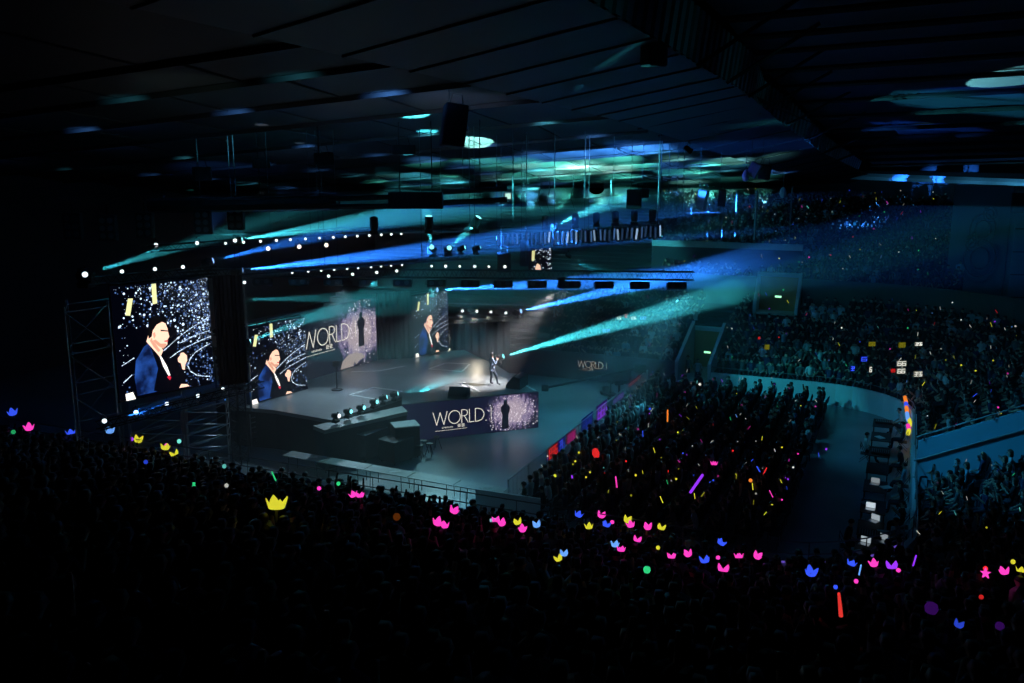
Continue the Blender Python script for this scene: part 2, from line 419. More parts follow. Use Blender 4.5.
FWR = ((.24, .10, .84), (.14, .30, 1.02), (.11, .36, 1.09)); FWL = ((-.24, .10, .84), (-.14, .30, 1.02), (-.11, .36, 1.09))
POSES = {'rest': ({'l': LAPL, 'r': LAPR}, .0), 'arm_up': ({'l': LAPL, 'r': UPR}, .0), 'both_up': ({'l': UPL, 'r': UPR}, 0.), 'phone': ({'l': FWL, 'r': FWR}, .03), 'clap': ({'l': FWL, 'r': FWR}, -.02), 'lean': ({'l': LAPL, 'r': LAPR}, .12)}
HOLD = {'arm_up': UPR[2], 'both_up': UPR[2], 'phone': (.0, .40, 1.12)}
BODY = {}; LOW = {}
for k, (arms, lean) in POSES.items():
    J, E = sit_joints(arms, lean)
    BODY[k] = body_mesh('spectator_body_'+k, J, E, 1, [(arms[n][1], arms[n][2], (-1 if n == 'r' else 1)) for n in 'lr'])
    LOW[k] = body_mesh('crowd_body_'+k, J, E, 0, None, False)
for m_ in BODY.values():
    for _ in range(4): m_.materials.append(None)
def hair_mesh(name, c, long_=False, mx=None, k=1.):
    bm = nb(); bmesh.ops.create_uvsphere(bm, u_segments=14, v_segments=10, radius=1)
    dl = []
    for v in bm.verts:
        p = v.co
        if p.z < .1 and p.y > .25: dl.append(v)
        elif p.z < -.45 and not long_: dl.append(v)
        elif long_ and p.z < -.2: p.z -= .9; p.x *= 1.0; p.y = min(p.y, .1)-.15
    bmesh.ops.delete(bm, geom=dl, context='VERTS')
    bound = [e for e in bm.edges if e.is_boundary]
    if bound: bmesh.ops.holes_fill(bm, edges=bound)
    for v in bm.verts: v.co = Vector((v.co.x*.103*k, v.co.y*.118*k-.006, v.co.z*.115*k))+Vector(c)
    me = bpy.data.meshes.new(name); bm.to_mesh(me); bm.free()
    for p in me.polygons: p.use_smooth = True
    return me
M_hair = [mat('hair_black', (.012, .01, .009), .5), mat('hair_brown', (.05, .028, .015), .5)]
HAIR = {}
for k, (arms, lean) in POSES.items():
    for lg in (0, 1):
        h = hair_mesh('hair_'+k+str(lg), (0, .015+lean, 1.325), lg); h.materials.append(M_hair[lg]); HAIR[k, lg] = h
SKIN = mat('skin', (.45, .28, .2), .6)
TOPS = {'black': (.012, .013, .016), 'white': (.5, .54, .56), 'grey': (.10, .11, .12), 'navy': (.02, .03, .08), 'pale blue': (.2, .33, .42), 'dark green': (.02, .06, .04), 'maroon': (.1, .015, .02), 'brown': (.07, .045, .03)}
TOPM = {k: mat('top_'+k.replace(' ', '_'), c, .85, bump=.1, scale=40) for k, c in TOPS.items()}
TRM = mat('trousers_dark', (.02, .025, .04), .85); SHM = mat('shoes_black', (.01, .01, .01), .5)
TOPW = ['black']*14+['white']*2+['grey']*3+['navy']*3+['pale blue']*1+['dark green']*1+['maroon']*1+['brown']*1
NSPEC = [0]
def spectator(loc, rz, pose, top, longh, label, group, scale=1.):
    o = bpy.data.objects.new('spectator', BODY[pose]); C.objects.link(o); o.location = loc; o.rotation_euler = (0, 0, rz); o.scale = (scale,)*3
    for i, m_ in enumerate((SKIN, TOPM[top], TRM, SHM)):
        o.material_slots[i].link = 'OBJECT'; o.material_slots[i].material = m_
    h = bpy.data.objects.new('hair', HAIR[pose, longh]); C.objects.link(h); h.parent = o
    tag(o, label, 'person', group); NSPEC[0] += 1
    return o

# ---- crowd positions
def on_sec(sec, d0, depth, z0, rise, rows, rng, pitch=.56, fill=.93, tier=''):
    out = []
    for r in range(rows):
        d = d0+r*depth+depth*.72; z = z0+r*rise
        pl = [off(s, d, z) for s in sec]; acc = 0; nxt = rng.random()*.3; k = 0
        for i in range(len(pl)-1):
            a, b = pl[i], pl[i+1]; L = (b-a).length
            if L < 1e-6: continue
            while nxt <= acc+L:
                t = (nxt-acc)/L; p = a+(b-a)*t
                n0, n1 = sec[i][1], sec[i+1][1]; n = (n0[0]*(1-t)+n1[0]*t, n0[1]*(1-t)+n1[1]*t)
                f = -(UX*n[0]+VX*n[1])
                if tier in ('near', 'far_low'): p = p-(UX*n[0]+VX*n[1])*(rng.uniform(-.02, .16) if n[1] < .5 or tier != 'near' else rng.uniform(-.3, .3))
                if rng.random() < (fill if tier != 'near' or r > 3 or n[1] > .3 else .5): out.append((p, math.atan2(f.y, f.x)-PI/2+rng.uniform(-.35, .35), tier, r, k))
                k += 1; nxt += pitch
            acc += L
    return out
rng = random.Random(3)
crowd = []
crowd += on_sec(far_a, .2, .85, .8, .33, 10, rng, tier='far_low')
crowd += [c for c in on_sec(far_b, .2, .85, .8, .33, 10, rng, tier='behind') if proj(c[0])[0] > 555]
crowd += [c for c in on_sec(far_up, DUP, .88, 5.3, .235, 21, rng, pitch=.62, fill=.8, tier='far_up') if proj(c[0])[0] > 662]
near_all = on_sec(near_sec, .2, .85, .55, .306, 34, rng, fill=.9, tier='near')
def floorz(u, v):
    d = max(U0-u, 0) if v < V1-RC else None
    return d
floor_seats = []
ROWV = [-13.1+.86*i for i in range(12)]
nrow = 0
for r, v in enumerate(ROWV):
    k = 0; u = 31.2+max(0, (r-9))*.6
    while u < 52.6:
        if 40.6 < u < 41.9: u += 1.3; continue
        if rng.random() < .95: floor_seats.append((W(u+rng.uniform(-.05, .05), v+rng.uniform(-.06, .06), 0), ROT_U+rng.uniform(-.15, .25)-0*PI, 'floor', r, k))
        k += 1; u += .58
# floor people face -V
FACE_V = math.atan2(-VX.y, -VX.x)-PI/2
floor_seats = [(p, FACE_V+rng.uniform(-.25, .25), t, r, k) for p, _a, t, r, k in floor_seats]
def vis(p, m=30):
    x, y, f = proj(p+Vector((0, 0, 1.1))); return -m < x < 1024+m and -m < y < 683+m
near_all = [c for c in near_all if vis(c[0]) and (c[0]-Vector((0, 0, H))).length > 3.2 and not (uv(c[0])[0] < 3.0 and abs(uv(c[0])[1]) < 2.5)]
right_near = [c for c in near_all if uv(c[0])[1] > V1-.5 and uv(c[0])[0] > U0+.5]
near_near = [c for c in near_all if c not in right_near]

# ---- light sticks: positions read on the picture, put down where the stand surface is
def near_surface(px, py, h):
    d = ray(px, py); best = None
    t = 2.5
    while t < 60:
        p = Vector((0, 0, H))+d.normalized()*t; u_, v_ = uv(p)
        dist = U0-u_ if v_ < V1-RC else math.hypot(min(0, u_-(U0+RC)), max(0, v_-(V1-RC)))-RC if u_ < U0+RC else v_-V1
        zs = .55+max(0, (dist-.2))/.85*.306+h if dist > 0 else -9
        if dist > 0 and p.z <= zs: return p
        if p.z <= 1.0: return p
        t += .05
    return None
def crown_mesh(pts=3):
    bm = nb(); n = 32
    for inner in (0, 1):
        rad = .085-.007*inner; r0 = []; r1 = []
        for k in range(n):
            a = 2*PI*k/n; ph = (a*4/(2*PI)) % 1; hgt = .022+.10*(1-abs(ph-.5)*2); fl_ = 1+.45*(hgt/.122)
            r0.append(bm.verts.new((rad*math.cos(a), rad*math.sin(a), 0))); r1.append(bm.verts.new((rad*fl_*math.cos(a), rad*fl_*math.sin(a), hgt)))
        for k in range(n):
            f = bm.faces.new((r0[k], r0[(k+1) % n], r1[(k+1) % n], r1[k]) if not inner else (r0[k], r1[k], r1[(k+1) % n], r0[(k+1) % n])); f.material_index = inner
        f = bm.faces.new(r0[::-1]); f.material_index = 1
    me = bpy.data.meshes.new('crown_head'); bm.to_mesh(me); bm.free(); return me
def star_mesh():
    bm = nb(); pl = []
    for k in range(10):
        r_ = .09 if k % 2 == 0 else .038; a = PI/2+PI*k/5; pl.append((r_*math.cos(a), r_*math.sin(a)))
    prism(bm, pl, -.015, .015); bmesh.ops.rotate(bm, verts=bm.verts, cent=(0, 0, 0), matrix=Matrix.Rotation(PI/2, 3, 'X')); bmesh.ops.translate(bm, verts=bm.verts, vec=(0, 0, .09))
    me = bpy.data.meshes.new('star_head'); bm.to_mesh(me); bm.free(); return me
def heart_mesh():
    bm = nb(); lathe(bm, [(.0, 0), (.04, .01), (.055, .05), (.04, .09), (0, .105)], 12)
    me = bpy.data.meshes.new('bulb_head'); bm.to_mesh(me); bm.free(); return me
def stick_mesh(L=.28, r=.016):
    bm = nb(); lathe(bm, [(r*.6, 0), (r, .01), (r, L-.01), (r*.5, L)], 8)
    me = bpy.data.meshes.new('stick_tube'); bm.to_mesh(me); bm.free(); return me
def grip_mesh():
    bm = nb(); lathe(bm, [(.014, -.16), (.018, -.15), (.016, -.02), (.022, 0)], 8)
    me = bpy.data.meshes.new('grip'); bm.to_mesh(me); bm.free(); me.materials.append(mat('grip_plastic', (.1, .1, .11), .4)); return me
HEADS = {'crown': crown_mesh(), 'star': star_mesh(), 'bulb': heart_mesh(), 'stick': stick_mesh()}
GRIP = grip_mesh()
COL = {'pink': (1, .05, .5), 'yellow': (.8, .75, .04), 'blue': (.04, .10, 1), 'green': (.03, .6, .2), 'white': (.9, .9, .8), 'purple': (.35, .04, 1), 'red': (1, .03, .03), 'orange': (1, .25, .03), 'pale blue': (.15, .4, 1), 'teal': (.2, .9, .8)}
CMESH = {}
def light_stick(kind, col, loc, label, group=None, strength=1.2, tilt=(0, 0), sc=1.):
    key = (kind, col, strength)
    if key not in CMESH:
        me = HEADS[kind].copy(); me.materials.clear(); me.materials.append(emit('glow_%s_%s' % (col.replace(' ', '_'), str(strength)), COL[col], strength)); me.materials.append(emit('glow_dim_%s_%s' % (col.replace(' ', '_'), str(strength)), tuple(c*c for c in COL[col]), strength*.35)); CMESH[key] = me
    nm = {'crown': 'crown_light_stick', 'star': 'star_light_stick', 'bulb': 'bulb_light_stick', 'stick': 'glow_stick'}[kind]
    t = bpy.data.objects.new(nm, GRIP); C.objects.link(t); t.location = loc; t.scale = (sc,)*3; t.rotation_euler = (tilt[0], tilt[1], R.uniform(0, 3))
    tag(t, label, 'light stick', group)
    h = bpy.data.objects.new({'crown': 'glowing_crown', 'star': 'glowing_star', 'bulb': 'glowing_bulb', 'stick': 'glowing_tube'}[kind], CMESH[key]); C.objects.link(h); h.parent = t
    return t

# ================================================================== stage
ZS = 2.0
def S2(px, py, z=ZS): return atz(px, py, z)
thrR, thrL = S2(538, 391), S2(402, 404)
runN = S2(331, 420); leftB = S2(274, 410)
poly = [thrL, thrR, S2(497, 365.5), S2(460, 348), S2(400, 352), S2(305, 372), Vector((-15.5, 45.2, ZS)), leftB+Vector((-2.2, .6, 0)), leftB, runN, S2(402, 396.5)]
sd = mat('stage_deck_gloss', (.27, .29, .30), .3, var=.3, scale=.9, bump=.06)
skirt = mat('stage_skirt', (.012, .013, .018), .8)
stage = thing('stage', 'big angular grey stage with glossy deck and a thrust toward the floor seats', 'stage')
bm = nb(); prism(bm, poly, 1.82, 2.0); obj('deck', bm, sd, stage)
bm = nb(); c = sum(poly, Vector())/len(poly); prism(bm, [c+(p-c)*.985 for p in poly], 0, 1.82); obj('skirt', bm, skirt, stage)
# ledge with uplights along the near side
e = (thrL-runN); e.z = 0; eL = e.length; e.normalize(); nrm = Vector((e.y, -e.x, 0))
la, lb = S2(313, 423.5), S2(402, 404); le = (lb-la); le.z = 0; le.normalize(); ln = Vector((le.y, -le.x, 0))
bm = nb(); prism(bm, [la, lb, lb+ln*1.0-le*.4, la+ln*1.0], 1.72, 1.9); obj('light_ledge', bm, mat('ledge_grey', (.2, .22, .22), .4), stage)
bm = nb(); prism(bm, [la+ln*.05, lb+ln*.05, lb+ln*.92-le*.4, la+ln*.92], 0, 1.72); obj('ledge_skirt', bm, skirt, stage)
M_tape = mat('white_line_tape', (.9, .9, .88), .5)
def deckline(bm, pts, w=.13):
    for a, b in zip(pts, pts[1:]):
        a, b = S2(*a), S2(*b); d = (b-a).normalized(); s = Vector((-d.y, d.x, 0))*w/2
        prism(bm, [a+s, a-s, b-s, b+s], 2.003, 2.012)
for L_ in ([(350, 395), (374, 387.5), (402, 391.3), (378, 399.5), (350, 395)], [(429, 369), (446, 363), (470, 364), (462, 371.5), (429, 369)], [(460, 383), (472, 391)], [(464, 382.5), (480, 392)], [(351, 372), (378, 371), (405, 366)], [(521, 383), (536, 391)]):
    bm = nb(); deckline(bm, L_); obj('deck_marking', bm, M_tape, stage)

# ------------------------------------------------------------------ lettering in strokes
GL = {'W': (1.1, [[(0, 1), (.27, 0), (.55, .95), (.83, 0), (1.1, 1)]]),
      'O': (.92, [[(.46+.46*math.cos(a), .5+.5*math.sin(a)) for a in np.linspace(0, 2*PI, 25)]]),
      'R': (.5, [[(0, 0), (0, 1), (.24, 1), (.4, .93), (.46, .77), (.4, .6), (.24, .53), (0, .53)], [(.2, .53), (.5, 0)]]),
      'L': (.36, [[(0, 1), (0, 0), (.36, 0)]]),
      'D': (.7, [[(0, 0), (0, 1), (.22, 1), (.5, .9), (.66, .68), (.7, .5), (.66, .32), (.5, .1), (.22, 0), (0, 0)]]),
      '.': (.1, [[(0, 0), (.08, 0)]]), 'I': (.08, [[(.04, 0), (.04, 1)]]), ' ': (.1, [])}
def strokes(bm, at, lines, w):
    """at(s,t)->world; flat strokes w wide in world units"""
    for ln_ in lines:
        P_ = [at(*q) for q in ln_]
        for a, b in zip(P_, P_[1:]):
            d = b-a; L = d.length
            if L < 1e-6: continue
            d.normalize(); s = d.cross(at.n).normalized()*w/2; a2, b2 = a-d*w*.35, b+d*w*.35
            f = [a2-s, b2-s, b2+s, a2+s]; g = [p+at.n*.01 for p in f]
            vs = [bm.verts.new(p) for p in f+g]
            for q in ((0, 1, 2, 3), (4, 7, 6, 5), (0, 4, 5, 1), (1, 5, 6, 2), (2, 6, 7, 3), (3, 7, 4, 0)): bm.faces.new([vs[i] for i in q])
class Face:
    """flat vertical rectangle seen from its front: a left-bottom, b right-bottom"""
    def __init__(s, a, b, z0, z1):
        s.a, s.b, s.z0, s.z1 = Vector((a[0], a[1], 0)), Vector((b[0], b[1], 0)), z0, z1
        d = (s.b-s.a).normalized(); s.w = (s.b-s.a).length; s.h = z1-z0
        s.n = Vector((d.y, -d.x, 0)); s.off = .02
    def __call__(s, x, y): return s.a.lerp(s.b, x)+Vector((0, 0, s.z0+(s.z1-s.z0)*y))+s.n*s.off
def word(bm, face, text, x0, y0, hgt, w, gap=.11):
    """x0,y0 in face fractions, hgt fraction of face height"""
    hx = hgt*face.h/face.w; x = x0
    for ch in text:
        adv, ls = GL[ch]
        at = lambda s_, t_: face(x+s_*hx, y0+t_*hgt)
        class A:
            n = face.n
            def __call__(self, s_, t_): return at(s_, t_)
        strokes(bm, A(), ls, w); x += (adv+gap)*hx
    return x
def poly_on(bm, face, pts, k=.0):
    vs = [bm.verts.new(face(*p)+face.n*k) for p in pts]; ws = [bm.verts.new(face(*p)+face.n*(k+.008)) for p in pts]
    n = len(vs)
    for i in range(n): bm.faces.new((vs[i], vs[(i+1) % n], ws[(i+1) % n], ws[i]))
    bm.faces.new(vs[::-1]); bm.faces.new(ws)
def specks(bm, face, n, dens, r0, r1, rg):
    c = 0
    while c < n:
        s, t = rg.random(), rg.random()
        if rg.random() > dens(s, t): continue
        r_ = r0+(r1-r0)*rg.random()**3; k = 6; hx = r_/face.w; hy = r_/face.h
        if s < hx*1.5 or s > 1-hx*1.5 or t < hy or t > 1-hy: continue
        f = [bm.verts.new(face(s+hx*math.cos(2*PI*i/k), t+hy*math.sin(2*PI*i/k))) for i in range(k)]; bm.faces.new(f); c += 1
def panel(face, name, m, parent, thick=.12):
    bm = nb(); n = face.n
    prism(bm, [face.a, face.b, face.b-n*thick, face.a-n*thick], face.z0, face.z1)
    return obj(name, bm, m, parent)
M_ledbg = emit('led_night_blue', (.0006, .001, .0035), 1)
M_led_purple = emit('led_deep_purple', (.022, .018, .07), 1)
M_spk = emit('led_speck_white', (.62, .78, 1), 1.5); M_spk2 = emit('led_speck_blue', (.1, .2, .5), .9)
M_text = emit('led_text_cream', (1, .95, .82), 1.0); M_textdim = emit('led_text_dim', (.5, .45, .38), .5)
M_face = emit('led_face_skin', (1, .62, .45), 1.5); M_faced = emit('led_skin_shade', (1, .48, .32), .95)
M_jk = emit('led_jacket_blue', (.010, .040, .19), 1)
_n = M_jk.node_tree; _z = _n.nodes.new('ShaderNodeTexNoise'); _z.inputs['Scale'].default_value = 1.6; _z.inputs['Detail'].default_value = 3
_tc = _n.nodes.new('ShaderNodeTexCoord'); _n.links.new(_tc.outputs['Object'], _z.inputs['Vector']); _r = _n.nodes.new('ShaderNodeValToRGB')
_r.color_ramp.elements[0].position = .36; _r.color_ramp.elements[0].color = (.003, .008, .045, 1); _r.color_ramp.elements[1].position = .66; _r.color_ramp.elements[1].color = (.02, .09, .42, 1)
_n.links.new(_z.outputs['Fac'], _r.inputs[0]); _n.links.new(_r.outputs[0], [x for x in _n.nodes if x.type == 'EMISSION'][0].inputs['Color']); M_jk2 = emit('led_jacket_dark', (.001, .0014, .004), 1)
M_wh = emit('led_white', (1, .96, .9), 1.5); M_yel = emit('led_yellow', (.95, .95, .45), 1.1); M_redpin = emit('led_red_pin', (.8, .02, .06), 1)
M_hairled = emit('led_hair', (.002, .002, .003), 1)
def st(x, y):
    s = (x-112-(y-287)*.088)/97; yt = 287-9*s; yb = 401-19*s
    return (s, (yb-y)/(yb-yt))
def portrait_screen(face, label, loc, seed, nsp=420, back=True):
    t = thing('led_screen', label, 'led screen', (0, 0, 0), group=None)
    panel(face, 'screen_panel', M_ledbg, t, .25)
    rg = random.Random(seed); k = face.w/4.4
    bm = nb(); specks(bm, face, nsp, lambda s, q: min(1, .08+max(0, (s*.75+q*.55-.45))**1.5*1.6)*(1 if q > .42 else .25) if not (.15 < s < .6 and q < .62) else .0, .010*k, .05*k, rg)
    specks(bm, face, nsp//16, lambda s, q: 1 if q > .45 and not (.15 < s < .6 and q < .62) else .0, .04*k, .075*k, rg)
    # dotted arcs swinging out of the middle
    for L_ in ([(211, 316), (200, 322), (188, 329), (177, 337), (168, 345), (161, 351)], [(211, 330), (200, 333), (190, 337), (178, 343)], [(211, 336), (203, 339), (194, 343), (185, 347), (176, 352), (168, 358)], [(211, 343), (203, 347), (195, 352), (190, 358), (187, 365), (190, 371), (197, 375), (205, 376), (212, 376)], [(121, 365), (127, 361), (133, 357)], [(121, 384), (126, 379), (131, 374)]):
        for (x0, y0), (x1, y1) in zip(L_, L_[1:]):
            n = max(2, int(math.hypot(x1-x0, y1-y0)/1.15))
            for i in range(n):
                s, q = st(x0+(x1-x0)*i/n, y0+(y1-y0)*i/n); h = R.choice((.018, .024, .032))*k
                if .02 < s < .98: f = [bm.verts.new(face(s+h/face.w*math.cos(2*PI*j/6), q+h/face.h*math.sin(2*PI*j/6))) for j in range(6)]; bm.faces.new(f)
    tag(obj('star_specks', bm, M_spk, t), kind='stuff')
    bm = nb(); specks(bm, face, nsp, lambda s, q: min(1, .05+max(0, s+q*.5-.6)) if not (.15 < s < .6 and q < .6) else 0, .02*k, .06*k, rg); tag(obj('blue_specks', bm, M_spk2, t), kind='stuff')
    P_ = lambda L: [st(*q) for q in L]
    def part(nm, L, m, kk):
        bm = nb(); poly_on(bm, face, P_(L), kk); return obj(nm, bm, m, t)
    pf = part('portrait_jacket', [(142, 346), (147, 342), (153, 348), (160, 358), (166, 372), (172, 388), (136, 396), (133, 378), (134, 360)], M_jk, .01)
    part('portrait_lapel', [(147, 342), (152, 347), (159, 357), (166, 370), (172, 358), (183, 372), (184, 384), (178, 388), (160, 392), (152, 391), (156, 368)], M_jk2, .02)
    part('portrait_neck', [(147, 331), (155, 340), (161, 350), (158, 357), (152, 350), (144, 341)], M_face, .022)
    part('portrait_face', [(152, 323), (158, 320.5), (163, 323), (165, 328), (166, 333), (167, 336), (165, 339), (165, 344), (161, 348), (156, 346), (150, 340), (148, 332)], M_face, .034)
    part('portrait_hair', [(145, 330), (146, 321), (151, 316), (158, 315.5), (163.5, 319), (165, 324), (160, 321), (154, 324), (150, 330), (149, 336), (146, 338)], M_hairled, .04)
    part('portrait_jaw_shade', [(150, 340), (156, 345.5), (161, 348), (164.5, 344), (163, 343), (158, 343), (153, 339)], M_faced, .038)
    part('portrait_neck_shade', [(149, 337), (153, 343), (158, 350), (156, 351.5), (151, 346), (147.5, 340)], M_faced, .030)
    part('portrait_ear', [(150, 333), (152, 331.5), (153, 335), (151.5, 338)], M_faced, .044)
    g = part('portrait_glasses', [(158, 329), (166, 330), (166, 331), (158, 330.5)], M_jk2, .045)
    part('portrait_mouth', [(162, 340), (165.5, 339.6), (165.3, 341), (162, 341.2)], M_redpin, .045)
    part('portrait_shirt', [(157, 355), (159, 356), (165, 366), (168.5, 375), (166.5, 375.5), (161, 366)], M_wh, .036)
    part('portrait_pin', [(165, 377), (167, 375), (169.5, 377), (168, 380)], M_redpin, .04)
    part('portrait_hand', [(176, 358), (178.5, 355), (179, 352.5), (182, 352), (185.5, 355), (186, 360), (184, 364), (183.5, 369.5), (181, 369), (179.5, 363), (176.5, 361.5)], M_face, .034)
    part('portrait_second_hand', [(178, 388), (180, 384), (186, 384), (189, 386)], M_face, .034)
    part('portrait_paper', [(124, 394), (131, 392), (133.3, 397), (134, 399), (125, 401)], M_wh, .03)
    bm = nb(); poly_on(bm, face, P_([(125.8, 298), (130.5, 298), (128, 315), (123.3, 314.5)]), .02); obj('yellow_bar', bm, M_yel, t)
    bm = nb(); poly_on(bm, face, P_([(148.5, 284), (153, 283.5), (154.5, 303), (150, 304)]), .02); obj('yellow_bar', bm, M_yel, t)
    bm = nb()
    fa, fb = face.a-face.n*.14, face.b-face.n*.14
    for s in np.linspace(0, 1, 5): tube(bm, [fa.lerp(fb, s)+Vector((0, 0, face.z0-.15))-face.n*.2, fa.lerp(fb, s)+Vector((0, 0, face.z1+.1))-face.n*.2], .03, 5)
    for q in (face.z0-.1, (face.z0+face.z1)/2, face.z1+.08): tube(bm, [fa-face.n*.2+Vector((0, 0, q)), fb-face.n*.2+Vector((0, 0, q))], .04, 5)
    obj('back_frame', bm, M_blk_truss, t)
    return t
def face_px(xl, xr, ymid, yl, yr, tl, tr, bl, br):
    a, b = aty(xl, ymid, yl), aty(xr, ymid, yr)
    zt = (aty(xl, tl, yl).z+aty(xr, tr, yr).z)/2; zb = (aty(xl, bl, yl).z+aty(xr, br, yr).z)/2
    return Face(a, b, zb, zt)
F1 = face_px(117.5, 212, 340, 34.9, 38, 287, 278, 401, 382)
F2 = face_px(247, 306.5, 355, 43.0, 46.2, 328, 317, 405, 389)
F3 = face_px(413.5, 448.5, 325, 53.8, 56, 295, 291, 357.5, 350)
portrait_screen(F1, 'largest led screen, hung nearest, showing a man in a blue jacket', None, 1, 520)
portrait_screen(F2, 'middle led screen at stage level in front of the wide backdrop, showing a man', None, 2, 320)
portrait_screen(F3, 'smallest led screen at the back of the deck, showing a man', None, 3, 260)
F4 = face_px(529, 552, 258, 56, 56.6, 248, 248, 271, 271)
t4 = thing('led_screen', 'narrow led strip glimpsed between black speakers above the main truss', 'led screen')
panel(F4, 'screen_panel', M_ledbg, t4); bm = nb(); specks(bm, F4, 60, lambda s, q: s, .02, .06, random.Random(4)); tag(obj('star_specks', bm, M_spk, t4), kind='stuff')
bm = nb(); poly_on(bm, F4, [(.1, .45), (.22, .5), (.25, .9), (.12, .9)], .01); obj('yellow_bar', bm, M_yel, t4)
bm = nb(); poly_on(bm, F4, [(.25, .02), (.5, .02), (.48, .25), (.35, .35), (.28, .2)], .01); obj('portrait_face', bm, M_face, t4)

def splash_mat(name, cx, cy, rx, ry, base, hot):
    m = bpy.data.materials.new(name); m.use_nodes = True; nt = m.node_tree; N = nt.nodes; L = nt.links
    N.remove(N['Principled BSDF']); e = N.new('ShaderNodeEmission'); L.new(e.outputs[0], N['Material Output'].inputs['Surface'])
    at = N.new('ShaderNodeUVMap'); at.uv_map = 'UVMap'
    mp = N.new('ShaderNodeMapping'); mp.inputs['Location'].default_value = (-cx/rx, -cy/ry, 0); mp.inputs['Scale'].default_value = (1/rx, 1/ry, 1); L.new(at.outputs[0], mp.inputs['Vector'])
    ln_ = N.new('ShaderNodeVectorMath'); ln_.operation = 'LENGTH'; L.new(mp.outputs[0], ln_.inputs[0])
    fall = N.new('ShaderNodeMapRange'); fall.inputs[1].default_value = 1.0; fall.inputs[2].default_value = .15; fall.inputs[3].default_value = 0; fall.inputs[4].default_value = 1; L.new(ln_.outputs['Value'], fall.inputs[0])
    mp2 = N.new('ShaderNodeMapping'); mp2.inputs['Scale'].default_value = (1, .35, 1); L.new(at.outputs[0], mp2.inputs['Vector'])
    nz = N.new('ShaderNodeTexNoise'); nz.inputs['Scale'].default_value = 95; nz.inputs['Detail'].default_value = 3; L.new(mp2.outputs[0], nz.inputs['Vector'])
    nz2 = N.new('ShaderNodeTexNoise'); nz2.inputs['Scale'].default_value = 14; L.new(mp2.outputs[0], nz2.inputs['Vector'])
    a = N.new('ShaderNodeMath'); a.operation = 'ADD'; L.new(fall.outputs[0], a.inputs[0]); L.new(nz.outputs['Fac'], a.inputs[1])
    b = N.new('ShaderNodeMath'); b.operation = 'ADD'; L.new(a.outputs[0], b.inputs[0]); L.new(nz2.outputs['Fac'], b.inputs[1])
    r = N.new('ShaderNodeValToRGB'); L.new(b.outputs[0], r.inputs[0])
    sc = N.new('ShaderNodeMapRange'); sc.inputs[1].default_value = .9; sc.inputs[2].default_value = 1.95; L.new(b.outputs[0], sc.inputs[0]); L.new(sc.outputs[0], r.inputs[0])
    r.color_ramp.elements[0].position = .22; r.color_ramp.elements[0].color = (*base, 1)
    x = r.color_ramp.elements.new(.45); x.color = (base[0]*3, base[1]*2.4, base[2]*2.2, 1); x = r.color_ramp.elements.new(.6); x.color = (.2, .15, .34, 1)
    r.color_ramp.elements[-1].position = .85; r.color_ramp.elements[-1].color = (*hot, 1)
    L.new(r.outputs[0], e.inputs['Color']); m.cycles.emission_sampling = 'NONE'; return m
